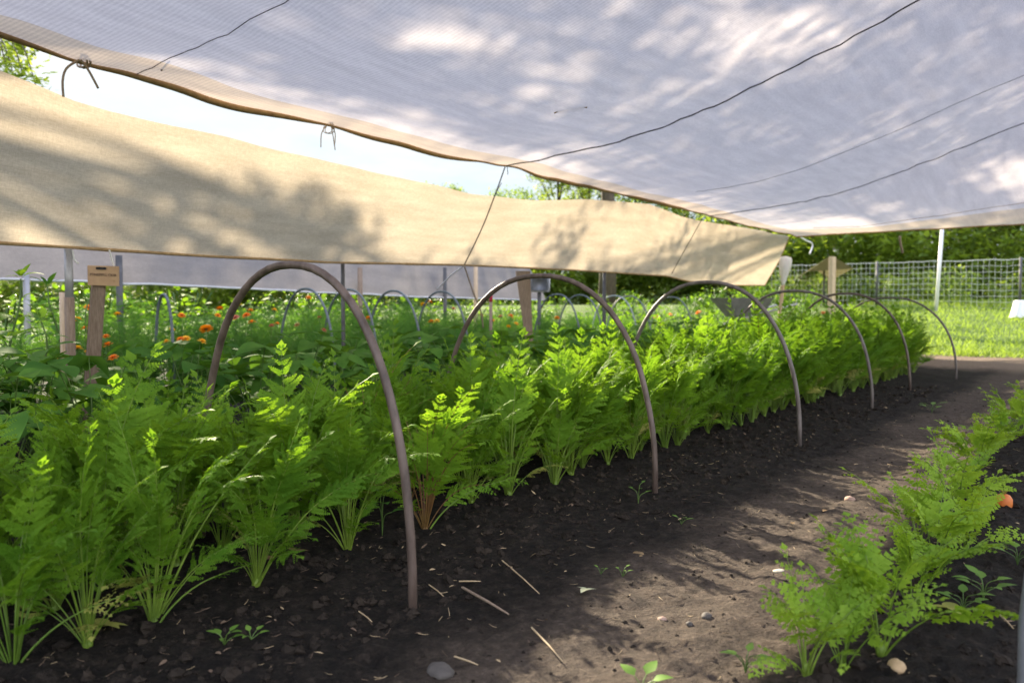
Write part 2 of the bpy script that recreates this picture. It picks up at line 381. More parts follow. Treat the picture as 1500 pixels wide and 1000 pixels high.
def roof_z(s, t):
    f = 1.0 - sstep((s - SEAMS[3] + .3) / (SEAMS[4] - SEAMS[3] + .3)) * 1.01
    sag = 0
    for a, b in zip(SEAMS[:-1], SEAMS[1:]):
        if a <= s <= b: sag = math.sin(math.pi * (s - a) / (b - a))
    z = hem_z(s) + smooth_interp(t, prof_t, prof_h) * f
    z -= .08 * sag * min(1, (HT - t) / 1.5)
    dd = min(abs(s - q) for q in SEAMS[1:4])
    z += math.exp(-(dd / .22) ** 2) * .022 * noise.noise(Vector((t * 5.5, s * 1.5, 11)))
    z += .012 * noise.noise(Vector((s * 1.3, t * 1.3, 1))) + .007 * noise.noise(Vector((s * .9 , t * 4.5, 4))) 
    near = math.exp(-((HT - t) / .5) ** 2)
    z += .022 * near * noise.noise(Vector((s * 1.9, 7, 2)))
    return z
def grid_mesh(name, mats, fn, ss, ts):
    nt_ = len(ts); vs = [fn(s, t) for s in ss for t in ts]
    fs = [(i * nt_ + j, i * nt_ + j + 1, (i + 1) * nt_ + j + 1, (i + 1) * nt_ + j) for i in range(len(ss) - 1) for j in range(nt_ - 1)]
    mb = MB(); mb.v = vs; mb.f = fs; mb.m = [0] * len(fs)
    me = mb.mesh(name, mats)
    uv = me.uv_layers.new(name='UVMap')
    co = np.array([(s, t) for s in ss for t in ts], dtype=np.float32)
    li = np.empty(len(me.loops), dtype=np.int32); me.loops.foreach_get('vertex_index', li)
    uv.data.foreach_set('uv', co[li].ravel()); return me
roof = empty('shade_canopy', W(5, 4), 'big pale sagging shade cloth stretched over the vegetable beds', 'shade cloth')
def rel(o, me_name, me):
    c = link(me_name, me, o); c.location = -Vector(o.location); return c
panels = list(zip(SEAMS[:-1], SEAMS[1:])); SE = SEAMS[4]
for a, b in panels:
    if b == SE: b = SE - 1.35
    ss = lin(a, b, .08) + [b]; tt = lin(T0, HT - .30, .07) + [HT - .30]
    rel(roof, 'fabric_panel', grid_mesh('fabric_panel', M['roof'], lambda s, t: W(s, t, roof_z(s, t)), ss, tt))
for sm in SEAMS[1:4]:
    mb = MB(); tt = lin(T0 + .05, HT, .1) + [HT]
    r0 = .0026 if sm < 2 else .006 if sm < 6 else .0055
    tube(mb, [W(sm + .01 * noise.noise(Vector((t * 2, sm, 0))), t, roof_z(sm, t) - .006) for t in tt], r0, 6)
    rel(roof, 'seam_cord', mb.mesh('seam_cord', M['rope']))
for sm, w_ in ((SEAMS[2] * .45 + SEAMS[3] * .55, .0028), (SEAMS[3] * .4 + SE * .6, .0035)):
    mb = MB(); tt = lin(T0 + .05, 2.8, .1)
    tube(mb, [W(sm + .015 * noise.noise(Vector((t * 2, sm, 0))), t, roof_z(sm, t) - .003) for t in tt], w_, 5)
    rel(roof, 'seam_stitching', mb.mesh('seam_stitching', M['hem'] if sm > 10 else M['cover']))
# warm sun glow along the eaves and far end, tinted into the cloth strips
M['sun_glow'] = fabricmat('glow_tinted_cloth', (.56, .49, .42), (.80, .71, .60), .42, 11, 'X', tcol=(1, .93, .84))
rel(roof, 'eaves_glow', grid_mesh('eaves_glow', M['sun_glow'], lambda s, k: W(s, HT - .30 * k, roof_z(s, HT - .30 * k)), lin(SEAMS[0], SE, .08) + [SE], lin(0, 1, .2) + [1.0]))
rel(roof, 'end_glow', grid_mesh('end_glow', M['sun_glow'], lambda k, t: W(SE - 1.35 * k, t, roof_z(SE - 1.35 * k, t)), lin(0, 1, .08) + [1.0], lin(T0, HT - .30, .08) + [HT - .30]))
# rolled hem along the eaves, twisted thicker between the ties
mb = MB(); ss = lin(SEAMS[0], SE, .06) + [SE]
def hem_r(s):
    r = .010
    for a, b, k in ((s_at(125, HT), s_at(475, HT), .015), (s_at(490, HT), s_at(700, HT), .013), (s_at(760, HT), s_at(900, HT), .012), (s_at(910, HT), s_at(1010, HT), .014), (-1, s_at(110, HT), .012)):
        if a < s < b: r += k * math.sin(math.pi * (s - a) / (b - a)) ** .8
    return r
vs_ = []; n_ = 8
tube(mb, [W(s, HT + .004 * noise.noise(Vector((s * 3, 0, 0))), roof_z(s, HT) - hem_r(s) * .8) for s in ss], [hem_r(s) for s in ss], 8)
rel(roof, 'rolled_hem', mb.mesh('rolled_hem', M['hem']))
mb = MB(); tt = lin(T0, HT, .1) + [HT]
tube(mb, [W(SE, t, roof_z(SE, t) - .01) for t in tt], .014, 6); rel(roof, 'end_hem', mb.mesh('end_hem', M['hem']))

# tie strings at the eaves
def string(mb, pts, r, n=5):
    # smooth curve through points
    P = [Vector(p) for p in pts]; out = []
    for i in range(len(P) - 1):
        p0 = P[max(i - 1, 0)]; p1 = P[i]; p2 = P[i + 1]; p3 = P[min(i + 2, len(P) - 1)]
        for k in range(6):
            x = k / 6; out.append(.5 * ((2 * p1) + (p2 - p0) * x + (2 * p0 - 5 * p1 + 4 * p2 - p3) * x * x + (3 * p1 - p0 - 3 * p2 + p3) * x ** 3))
    out.append(P[-1]); tube(mb, out, r, n)
def tie(px_loop, label, m, r, ends, knot=True):
    c = on_t(px_loop[0], px_loop[1], HT)
    o = empty('tie_string', c, label, 'tie string', 'ties along the canopy edge')
    if knot:
        mb = MB(); pts = []
        for k in range(15):
            a = 2 * math.pi * k / 14
            pts.append(Vector((0, 0, 0)) + U * .012 * math.sin(a * 2) + Vector((0, 0, .05 * math.sin(a) - .01)) + V * (.05 * math.cos(a)))
        tube(mb, pts, r * .9, 6); pts2 = [p + U * .02 for p in pts]; tube(mb, pts2, r * .9, 6); mb.build('loop', m, o)
    for e in ends:
        mb = MB(); string(mb, [on_t(x, y, HT - .045) - c for x, y in e], r); mb.build('loose_end', m, o)
    return o
tie((120, 84), 'tan cloth tie with two dangling tails looped over the canopy edge', M['string'], .0075, [[(116, 88), (98, 100), (92, 118), (93, 142)], [(118, 88), (130, 104), (144, 130)]])
tie((480, 184), 'thin two-tailed string tie hanging from the middle of the canopy edge', M['string'], .004, [[(478, 184), (471, 196), (470, 216)], [(485, 184), (488, 200), (491, 220)], [(486, 184), (491, 196), (490, 214)]])
tie((741, 243), 'short frayed dark tie hanging where the canopy seam meets the rope', M['rope'], .0035, [[(743, 244), (744, 256)], [(735, 268), (727, 282), (731, 287)]], False)
tie((1012, 311), 'tiny thin tie at the low point of the canopy edge', M['rope'], .003, [[(1010, 311), (1008, 320)]], False)

# ------------------------------------------------------------------ burlap side curtain, sloping outwards below the eaves
top_px = [(-140, 60), (0, 104), (60, 128), (108, 149), (160, 164), (330, 201), (430, 226), (600, 264), (690, 284), (780, 294), (860, 292), (950, 299), (1000, 318), (1040, 326), (1100, 335), (1165, 345)]
def top_at(s): return None
_tp = []
for x, y in top_px:
    p = on_t(x, y, HT + .11); sv, _ = ST(p.x, p.y); _tp.append((sv, p.z))
_tp = [(-5, 2.45)] + _tp
bot_px = [(-140, 350), (0, 356), (100, 362), (300, 375), (480, 384), (680, 388), (830, 395), (975, 404), (1010, 412), (1070, 418), (1120, 418)]
_bp = []
for x, y in bot_px:
    p = on_t(x, y, HT + .55); sv, _ = ST(p.x, p.y); _bp.append((sv, p.z))
_bp = [(-5, _bp[0][1])] + _bp
S_END = min(_tp[-1][0], _bp[-1][0])
def cur(s, k):   # k 0 top .. 1 bottom
    zt = float(np.interp(s, [a for a, b in _tp], [b for a, b in _tp])); zb = float(np.interp(s, [a for a, b in _bp], [b for a, b in _bp]))
    zt = min(zt, roof_z(s, HT) - .02)
    t = HT + .10 + .45 * k - .03 * math.sin(math.pi * k) + .030 * noise.noise(Vector((s * 1.4, k * 1.5, 5))) + .012 * noise.noise(Vector((s * .8, k * 7, 9))) + .02 * noise.noise(Vector((s * 2.6 + k * 1.5, k * 2.5, 15)))
    z = zt + (zb - zt) * k
    t += .02 * noise.noise(Vector((s * 5, k * 1.2, 2))) * (1 if s > 11.5 else .25)
    return W(s, t, z)
curtain = empty('burlap_curtain', W(5, 4.5), 'sunlit tan burlap curtain hung below the canopy edge', 'burlap curtain')
ss = lin(-5, S_END, .08) + [S_END]; kk = lin(0, 1, .04) + [1.0]
me = grid_mesh('fabric', M['curtain'], cur, ss, kk)
rel(curtain, 'fabric', me)
mb = MB(); tube(mb, [cur(s, 1.0) for s in ss], [.012 + .004 * noise.noise(Vector((s * 3, 1, 1))) for s in ss], 7); rel(curtain, 'bottom_hem', mb.mesh('bottom_hem', M['hem']))
mb = MB(); tube(mb, [cur(S_END, k) for k in kk], .010, 6); rel(curtain, 'end_hem', mb.mesh('end_hem', M['hem']))

def rope_px(name, pxs, ts, r, m, label, cat, group=None):
    P = [on_t(x, y, t) for (x, y), t in zip(pxs, ts)]
    mb = MB(); string(mb, [p - P[0] for p in P], r, 6); o = mb.build(name, m); o.location = P[0]; return tag(o, label, cat, group)
rope_px('rope', [(740, 244), (728, 278), (710, 325), (694, 360), (680, 388)], [HT - .03, HT + .05, HT + .22, HT + .37, HT + .5], .007, M['rope'], 'long dark rope running from the canopy seam down over the burlap', 'rope', 'guy ropes on the burlap')
rope_px('rope', [(1030, 318), (1015, 345), (998, 375), (984, 401)], [HT - .03, HT + .15, HT + .34, HT + .5], .0055, M['rope'], 'short thin rope crossing the burlap near its far end', 'rope', 'guy ropes on the burlap')
rope_px('rope', [(680, 389), (662, 402), (648, 416), (640, 424)], [4.06, 4.15, 4.25, 4.3], .009, M['galv'], 'pale guy line running down from the burlap hem towards a blue hoop', 'rope', 'guy ropes on the burlap')
rope_px('rope', [(680, 389), (694, 430), (704, 455), (708, 480)], [4.07, 4.07, 4.07, 4.07], .008, M['wood'], 'brown cord hanging straight from the burlap hem into the bean leaves', 'rope', 'guy ropes on the burlap')
for pts, lab in (([(106, 366), (109, 380), (115, 386)], 'white rag end hanging beside the steel post'), ([(160, 366), (164, 380), (168, 392)], 'thin white string hanging down to the sign card')):
    rope_px('hanging_string', pts, [4.03] * 3, .006, M['whitestring'], lab, 'string', 'white strings below the burlap')
rope_px('hanging_string', [(1170, 346), (1180, 352), (1190, 358), (1186, 372)], [HT] * 4, .016, M['whitestring'], 'knotted white string dangling past the end of the burlap', 'string')
rope_px('hanging_string', [(1318, 346), (1319, 356), (1322, 370)], [.9, .9, .9], .016, M['string'], 'pale strap dangling from the far end of the canopy', 'string')
# fallen bits caught on the canopy and pinned marks
def bit(px, py, dx, dy, r, m, name, label, bend=.15):
    # find canopy point by stepping along the ray
    d = ray(px, py)
    k = 1.0
    for _ in range(4000):
        p = CAM + d * k; s, t = ST(p.x, p.y)
        if p.z > roof_z(s, t): break
        k += .01
    p0 = CAM + d * (k - .03); e = CAM + ray(px + dx, py + dy) * (k - .03)
    mid = (p0 + e) / 2 + Vector((0, 0, bend * (e - p0).length))
    mb = MB(); string(mb, [Vector((0, 0, 0)), mid - p0, e - p0], r, 5); o = mb.build(name, m); o.location = p0
    return tag(o, label, 'twig')
bit(812, 166, 48, -8, .006, M['hem'], 'twig', 'curved yellow straw caught under the pale canopy', .18)
bit(236, 104, 10, -20, .006, M['rope'], 'twig', 'short dark twig stuck to the canopy beside the thin seam', .1)

# ------------------------------------------------------------------ posts
def post(name, px, pyb, t, r, m, label, group, pytop=None, lean=0.0, ztop=None, z0=-.1):
    p = on_t(px, pyb, t); zt = on_t(px, pytop, t).z if pytop else ztop
    b = Vector((p.x, p.y, gz(p.x, p.y)))
    mb = MB(); n = 8
    tube(mb, [Vector((0, 0, z0)), Vector((lean * .5, 0, (zt - b.z) * .5)), Vector((lean, 0, zt - b.z))], r, 12)
    o = mb.build(name, m); o.location = b; return tag(o, label, 'post', group)
PG = 'posts holding up the cloths'
p = on_t(100, 365, HT + .55); o = empty('steel_post', (p.x, p.y, gz(p.x, p.y)), 'thick grey steel post with a pale upper sleeve under the burlap hem', 'post', PG)
mb = MB(); tube(mb, [Vector((0, 0, -.1)), Vector((0, 0, .86))], .031, 14); mb.build('lower_tube', M['wood'], o)
mb = MB(); tube(mb, [Vector((0, 0, .80)), Vector((0, 0, p.z - .005))], .026, 14); mb.build('upper_sleeve', M['galv'], o)
post('short_stake', 93, 520, 4.25, .018, M['palewood'], 'short reddish wooden stake standing against the thick steel post', PG, pytop=428)
post('thin_post', 503, 500, HT + .55, .018, M['darkpost'], 'thin dark post behind the rusty front hoop', PG, pytop=386)
post('thin_post', 885, 450, HT + .56, .025, M['darkpost'], 'thin dark post rising between two overlapping blue hoops', PG, pytop=399)
post('wooden_post', 176, 470, 7.0, .034, M['darkpost'], 'dark post just behind the sign board', PG, pytop=374)
post('wooden_post', 528, 480, 7.0, .035, M['wood'], 'brown post behind the first complete blue hoop', PG, pytop=392)
post('wooden_post', 652, 470, 7.0, .03, M['darkpost'], 'dark post behind the overlapping pair of blue hoops', PG, pytop=392)
post('wooden_post', 697, 470, 7.0, .035, M['palewood'], 'pale new wooden post beside the brown cord', PG, pytop=390)
post('wooden_post', 40, 470, 7.0, .03, M['galv'], 'slim pale post under the grey cloth by the tall leafy weeds', PG, pytop=400)
# wedge-shaped plank
a = on_t(764, 397, HT + .55); b2 = on_t(783, 480, HT + .55)
mb = MB(); hx = Vector((1, 0, 0)); 
zb = gz(b2.x, b2.y)
top = [Vector((-.07, -.02, a.z)), Vector((.10, -.02, a.z)), Vector((.10, .02, a.z)), Vector((-.07, .02, a.z))]
bot = [Vector((.11, -.02, zb - .05)), Vector((.15, -.02, zb - .05)), Vector((.15, .02, zb - .05)), Vector((.11, .02, zb - .05))]
mb.add(bot + top, [(3, 2, 1, 0), (4, 5, 6, 7), (0, 1, 5, 4), (1, 2, 6, 5), (2, 3, 7, 6), (3, 0, 4, 7)])
o = mb.build('wedge_board', M['wood'], smooth=False); o.location = (a.x, a.y, 0); tag(o, 'grey tapering board hanging point down beside the second rusty hoop', 'board')
# box on a post
p = on_t(790, 415, 6.4); o = empty('meter_box', (p.x, p.y, gz(p.x, p.y)), 'small grey box mounted on a dark post behind the second rusty hoop', 'box')
mb = MB(); tube(mb, [Vector((0, 0, -.1)), Vector((0, 0, p.z))], .035, 10); mb.build('post', M['darkpost'], o)
mb = MB(); box(mb, Vector((0, -.06, p.z - o.location.z)), .36, .10, .30, bev=.02); mb.build('box_body', M['lightgrey'], o)
mb = MB(); box(mb, Vector((0, -.12, p.z - o.location.z - .02)), .26, .02, .2, bev=.006); mb.build('lid', M['greyplastic'], o)
# red tape on thin stake
p = on_t(719, 436, 5.2); o = empty('marker_stake', (p.x, p.y, gz(p.x, p.y)), 'thin stake wrapped with a red tape flag among the marigolds', 'stake')
mb = MB(); tube(mb, [Vector((0, 0, -.05)), Vector((0, 0, p.z + .1))], .022, 8); mb.build('stick', M['wood'], o)
mb = MB(); tube(mb, [Vector((0, 0, p.z - .05)), Vector((0, 0, p.z + .04)), Vector((0, 0, p.z + .07))], [.026, .024, .016], 10); mb.build('tape', M['red'], o)

# ------------------------------------------------------------------ grey row cover behind
cover = empty('grey_row_cover', W(4, 7), 'long grey fleece row cover hanging behind the marigold bed', 'row cover')
def cov(s, k):
    # k 0 = bottom edge at t 7, k 1 = top further back
    zb = float(np.interp(s, [-4, 0, 3, 7, 10.4], [1.10, 1.075, 1.055, .96, .93]))
    t = 7.0 + .7 * k + .03 * noise.noise(Vector((s * 1.6, k * 2, 1))) + .05 * noise.noise(Vector((s * 4, k, 1))) * (1 if s > 6 else .35)
    return W(s, t, zb + 1.15 * k + .02 * noise.noise(Vector((s * 2, 3, k))))
rel(cover, 'fabric', grid_mesh('fabric', M['cover'], cov, lin(-6, 10.6, .12) + [10.6], lin(0, 1, .05) + [1.0]))
mb = MB(); tube(mb, [cov(s, 0) for s in lin(-6, 10.6, .12)], .014, 6); rel(cover, 'bottom_hem', mb.mesh('bottom_hem', M['lightgrey']))

# ------------------------------------------------------------------ hoops
def hoop_pts(width, height, n=36, ex=2.25, skew=0.0):
    out = []
    for i in range(n + 1):
        a = math.pi * i / n
        c, s_ = math.cos(a), math.sin(a)
        x = -math.copysign(abs(c) ** (2 / ex), c); z = abs(s_) ** (2 / ex)
        out.append((x * width / 2, z * height))
    return out
def hoop(s, t0, t1, height, r, m, label, group, name='hoop', lean=0.0, coupling=False, twist=0.0):
    a = gp(s, t0); b = gp(s + twist, t1); c = (a + b) / 2
    o = empty(name, c, label, 'hoop', group)
    dirv = (b - a); L = dirv.length; dirv.normalize()
    mb = MB(); P = []
    for x, z in hoop_pts(L, height):
        wob = .011 * noise.noise(Vector((x * 4, z * 4, s * 3)))
        P.append(dirv * (x + wob) + U * (lean * z + wob) + Vector((0, 0, z)))
    P[0] = P[0] + Vector((0, 0, -.08)); P[-1] = P[-1] + Vector((0, 0, -.08))
    tube(mb, P, r, 10); mb.build('pipe', m, o)
    if coupling:
        i = 8; mb = MB(); tube(mb, [P[i], (P[i] + P[i + 1]) / 2, P[i + 1]], r * 1.18, 10); mb.build('coupling', M['pipe'], o)
    return o
HG = 'rusty hoops over the carrot bed'
ordn = ['first', 'second', 'third', 'fourth', 'fifth', 'sixth', 'seventh', 'eighth', 'ninth', 'tenth', 'eleventh', 'twelfth', 'thirteenth', 'fourteenth', 'fifteenth', 'sixteenth', 'seventeenth', 'eighteenth', 'nineteenth', 'twentieth']
base_px = [(605, 893), (960, 725), (1172, 652), (1277, 598), (1333, 572), (1401, 555)]
top_y = [382, 396, 410, 421, 426, 433]
hoop_s = []
hl = ['biggest brown rusty hoop, standing closest over the carrot bed', 'second rusty hoop along the carrot bed, behind the biggest one',
      'third rusty hoop along the carrot bed, in front of the burlap end', 'fourth rusty hoop along the carrot bed, under the white bottle',
      'fifth thin hoop along the carrot bed, before the last', 'last and smallest hoop at the far end of the carrot bed']
for i, (x, y) in enumerate(base_px):
    p = at_z(x, y, .0); s, t = ST(p.x, p.y); hoop_s.append(s)
    # crown depth at bed centre
    t1 = (.985, 1.31, 1.14, 1.34, 1.32, 1.38)[i]; cpt = W(s, (t + t1) / 2); dpt = cpt.y
    hgt = CAMZ + (450 - top_y[i]) / FPX * dpt - gz(cpt.x, cpt.y)
    hoop(s, t, t1, hgt, .0123 if i < 3 else .0118, M['pipe'] if i in (0, 1, 4) else M['pipe2'], hl[i], HG, 'hoop', lean=(0, .01, -.01, .01, 0, 0)[i])
# blue-grey hoops of the tunnel behind (t about 5.1 .. 6)
BG = 'blue-grey hoops over the marigold bed'
back = [(2.35, .34, 'narrow blue-grey hoop over the marigolds beside the sign board'), (3.95, .95, 'blue-grey hoop seen through the biggest rusty hoop'),
        (4.55, .95, 'partly hidden blue-grey hoop just behind the rusty front hoop'), (5.25, .95, 'blue-grey hoop standing clear between the two biggest rusty hoops'),
        (6.1, .95, 'blue-grey hoop crossing its neighbour beside the brown cord'), (8.75, .9, 'low blue-grey hoop inside the second rusty hoop, by the box'),
        (9.4, .9, 'blue-grey hoop doubled up behind the one by the grey box'), (10.5, .95, 'pale hoop at the foot of the thin dark post'),
        (11.0, .95, 'dark blue-grey hoop overlapping the pale one by the post'), (12.7, .95, 'thin blue-grey hoop inside the third rusty hoop')]
for i, (s, wd, lab) in enumerate(back):
    hoop(s, 5.5 - wd / 2, 5.5 + wd / 2, 1.0 if wd > .5 else .92, .0135, M['palepipe'] if i in (7,) else M['bluepipe'], lab, BG)
# hoop over the young carrots, only one leg enters the picture
pb = at_y(1497, 1005, 1.42)
s, t = ST(pb.x, pb.y)
hoop(s, t, t - .95, .9, .017, M['greyplastic'], 'thick blue-grey pipe leg at the edge of the young carrot row', None, 'hoop', lean=.4)

# ------------------------------------------------------------------ sign stake
pb = at_z(130, 618, 0.0); ptop = at_y(146, 392, pb.y - .05)
sign = empty('sign_stake', (pb.x, pb.y, gz(pb.x, pb.y)), 'tan name card clipped to a leaning weathered wooden stake among bean leaves', 'sign')
dv = (ptop - pb); L = dv.length; Z = dv.normalized(); ry = math.radians(38)
X = Vector((math.cos(ry), math.sin(ry), 0)); X = (X - Z * X.dot(Z)).normalized(); Y = Z.cross(X)
mb = MB(); box(mb, Z * (L / 2 - .06), .088, .05, L + .1, (X, Y, Z), bev=.004); mb.build('stake', M['wood'], sign, smooth=False)
Xc = Vector((math.cos(math.radians(6)), math.sin(math.radians(6)), -.03)).normalized(); Zc = (Z - Xc * Z.dot(Xc)).normalized(); Yc = Zc.cross(Xc)
cc = Z * (L - .055) - Yc * .055 + Xc * .05
mb = MB(); box(mb, cc, .205, .008, .135, (Xc, Yc, Zc), bev=.002); card = mb.build('card', M['card'], sign, smooth=False)
mb = MB(); box(mb, cc + Zc * .05 - Yc * .008 - Xc * .012, .065, .012, .016, (Xc, Yc, Zc), bev=.003); mb.build('clip', M['rubber'], card)
def text(body, size, pos, parent, m, ax):
    cu = bpy.data.curves.new('lettering', 'FONT'); cu.body = body; cu.size = size; cu.align_x = 'CENTER'; cu.align_y = 'CENTER'; cu.extrude = .0006
    t_ = bpy.data.objects.new('lettering', cu); col.objects.link(t_)
    bpy.context.view_layer.update()
    me = bpy.data.meshes.new_from_object(t_.evaluated_get(bpy.context.evaluated_depsgraph_get()))
    col.objects.unlink(t_); bpy.data.objects.remove(t_)
    me.materials.clear(); me.materials.append(m)
    o = link('lettering', me, parent); X_, Z_, N_ = ax
    o.matrix_local = Matrix(((X_.x, Z_.x, N_.x, pos.x), (X_.y, Z_.y, N_.y, pos.y), (X_.z, Z_.z, N_.z, pos.z), (0, 0, 0, 1))); return o
text('PTNEMM.L OOB', .024, cc - Yc * .0062 + Zc * .006, card, M['ink'], (Xc, Zc, -Yc))
text('______________', .009, cc - Yc * .0062 - Zc * .018 - Xc * .025, card, M['hem'], (Xc, Zc, -Yc))
text('Y', .030, cc - Yc * .0062 - Zc * .038 + Xc * .07, card, M['hem'], (Xc, Zc, -Yc))

# ------------------------------------------------------------------ leaves
def leaf(mb, base, d, up, L, Wd, fold=.25, droop=.3, prof=None, st=5, mi=0):
    """one blade with a midrib fold; d = direction, up = face normal-ish"""
    d = d.normalized(); side = d.cross(up)
    if side.length < 1e-4: side = frame(d)[0]
    side.normalize(); n = side.cross(d).normalized()
    prof = prof or (lambda u: math.sin(math.pi * min(1, u * .92 + .06)) ** .8 * (1 - .35 * u))
    vs = []
    for i in range(st + 1):
        u = i / st
        c = base + d * (L * (u - .12 * droop * u * u)) - n * (L * droop * u * u * .6)
        h = Wd / 2 * prof(u)
        vs += [c - side * h + n * h * fold, c, c + side * h + n * h * fold]
    fs = []
    for i in range(st):
        a = i * 3
        fs += [(a, a + 1, a + 4, a + 3), (a + 1, a + 2, a + 5, a + 4)]
    mb.add(vs, fs, mi)
def leaflet(mb, b, d, n, L, Wd, teeth=True):
    side = d.cross(n).normalized(); t = b + d * L - n * L * .15
    m1 = b + d * L * .5
    mb.add([b, m1 - side * Wd * .5 + n * Wd * .12, t, m1 + side * Wd * .5 + n * Wd * .12, m1], [(0, 4, 1), (1, 4, 2), (4, 0, 3), (4, 3, 2)])
    if teeth:
        for sg in (-1, 1):
            d2 = (d * .62 + side * sg * .78).normalized(); bb = b + d * L * .26
            s2 = d2.cross(n).normalized(); L2 = L * .5; W2 = Wd * .6; mm = bb + d2 * L2 * .5
            mb.add([bb, mm - s2 * W2 * .5, bb + d2 * L2 - n * L2 * .12, mm + s2 * W2 * .5], [(0, 1, 2, 3)])
def frond(ml, ms, base, az, lean, L, bare, arch, r, pr, npair=8, scale=1.0, teeth=True, lf=.30, lw=.46, sp=.0155, young=False):
    h = Vector((math.cos(az), math.sin(az), 0)); N = 16; pts = [base.copy()]; tang = []
    for i in range(N):
        u = (i + .5) / N; th = lean * (.45 + .55 * min(1, u * 1.6)) + arch * max(0, u - .35) ** 1.6
        dv = h * math.sin(th) + Vector((0, 0, math.cos(th))); tang.append(dv); pts.append(pts[-1] + dv * L / N)
    tang.append(tang[-1])
    tube(ms, pts, [pr * (1 - .78 * i / N) for i in range(N + 1)], 5, cap=False)
    side0 = Vector((-h.y, h.x, 0))
    twist = r.uniform(-.7, .7)
    def at(u):
        x = u * N; i = min(N - 1, int(x)); f = x - i; return pts[i].lerp(pts[i + 1], f), tang[i]
    blade = L * (1 - bare)
    for k in range(npair):
        q = (k + .3) / npair; u = bare + (1 - bare) * q
        p, tg = at(u); up = side0.cross(tg) * -1
        if up.z < 0: up = -up
        sd = (side0 * math.cos(twist) + up * math.sin(twist)).normalized(); up2 = tg.cross(sd); up2 = up2 if up2.z > 0 else -up2
        pl = max(.022, blade * (.46 if young else .40)) * (min(1, .55 + 2.2 * q) * (1.02 - .86 * q) ** .85) * r.uniform(.8, 1.12)
        if pl < .012: continue
        for sg in (-1, 1):
            if r.random() < .06: continue
            sw = math.radians(r.uniform(28, 46) + 12 * q)
            pd = (sd * sg * math.cos(sw) + tg * math.sin(sw)).normalized()
            pd = (pd - up2 * r.uniform(-.15, .42)).normalized()
            nn = (up2 + sd * sg * .25 + Vector((r.uniform(-.2, .2), r.uniform(-.2, .2), r.uniform(-.1, .2)))).normalized()
            nm = max(2, int(round(pl / (sp * scale))))
            s2 = pd.cross(nn).normalized(); hw = .0016 * scale
            ml.add([p - s2 * hw, p + s2 * hw, p + pd * pl * .5 - nn * pl * .03 + s2 * hw, p + pd * pl * .5 - nn * pl * .03 - s2 * hw, p + pd * pl * .92 - nn * pl * .1], [(0, 1, 2, 3), (3, 2, 4)])
            for j in range(nm):
                w_ = (j + .35) / nm; c = p + pd * pl * w_ - nn * pl * .12 * w_ * w_
                ll = max(.008 * scale, pl * lf * (1 - .72 * w_)); 
                for g in (-1, 1):
                    d2 = (pd * .68 + s2 * g * .74).normalized()
                    leaflet(ml, c, d2, (nn + Vector((r.uniform(-.4, .4), r.uniform(-.4, .4), r.uniform(-.2, .3)))).normalized(), ll * r.uniform(.75, 1.25), ll * lw, teeth and ll > .009)
            leaflet(ml, p + pd * pl * .86 - nn * pl * .1, pd, nn, pl * .16, pl * .085, teeth)
    p, tg = at(.985); up = side0.cross(tg) * -1; up = up if up.z > 0 else -up
    leaflet(ml, p, tg, up, blade * .14, blade * .08, teeth)
def carrot_variant(seed, n, Lr, lean_max, scale, bare=(.36, .50), arch=(.5, 1.7), pr=.0042, npair=8, red=False, young=False, low=0, lw=.46, lf=.30):
    r = random.Random(seed); ml = MB(); ms = MB()
    for i in range(n):
        az = 2 * math.pi * i / n * 1.618 + r.uniform(-.9, .9)
        q = (i + .5) / n; lean = lean_max * (q ** .7) * r.uniform(.5, 1.2)
        L = r.uniform(*Lr) * (1 - .12 * q)
        b = Vector((math.cos(az), math.sin(az), 0)) * (.004 + .014 * q * r.random())
        frond(ml, ms, b, az + r.uniform(-.3, .3), lean, L, r.uniform(*bare), r.uniform(*arch), r, pr * r.uniform(.6, 1.2), npair + r.choice((-1, 0, 0, 1)), scale * r.uniform(.85, 1.15), lw=lw, lf=lf, young=young)
    for i in range(low):                        # short outer leaves arching low, filling the gaps between neighbours
        az = i * 2.4 + r.uniform(-.6, .6); b = Vector((math.cos(az), math.sin(az), 0)) * .012
        m0 = len(ml.m); yel = r.random() < .14
        frond(ml, ms, b, az, r.uniform(.55, 1.0), r.uniform(.30, .50), r.uniform(.34, .5), r.uniform(.5, 2.2), r, pr * r.uniform(.5, .8), npair - 1, scale * r.uniform(.8, 1.0), lw=lw, lf=lf)
        if yel: ml.m[m0:] = [1] * (len(ml.m) - m0)
    tube(ms, [Vector((0, 0, -.02)), Vector((0, 0, .008)), Vector((0, 0, .03))], [.009, .010, .006] if young else [.016, .018, .010], 8)
    return ml.mesh('foliage', [M['carrot_young' if young else 'carrot'], M['yellow_leaf']]), ms.mesh('stems', M['carrot_stem_red'] if red else M['carrot_stem'])
CV = [carrot_variant(100 + i, 15, (.36, .84), .62, .62, bare=(.36, .64), arch=(.3, 2.6), npair=9, red=(i == 3), low=6) for i in range(9)]
CY = [carrot_variant(200 + i, 8, (.22, .37), 1.25, .95, bare=(.28, .42), arch=(.5, 2.0), pr=.0028, npair=6, young=True, lw=.64, lf=.42) for i in range(6)]
def place_plant(name, cat, var, p, rz, sc, label, group, zs=1.0, xs=1.0, tilt=(0, 0), names=('foliage', 'stems')):
    o = empty(name, p, label, cat, group, rz); o.scale = (sc * xs, sc * xs, sc * zs); o.rotation_euler = (tilt[0], tilt[1], rz)
    for nm, me in zip(names, var):
        if me: link(nm, me, o)
    return o
hoopname = ['biggest rusty hoop', 'second rusty hoop', 'third rusty hoop', 'fourth rusty hoop', 'fifth hoop', 'last hoop']
_vh = sum(float(np.percentile([v.co.z for v in a.vertices], 97)) for a, b in CV) / len(CV)
print('carrot height', _vh)
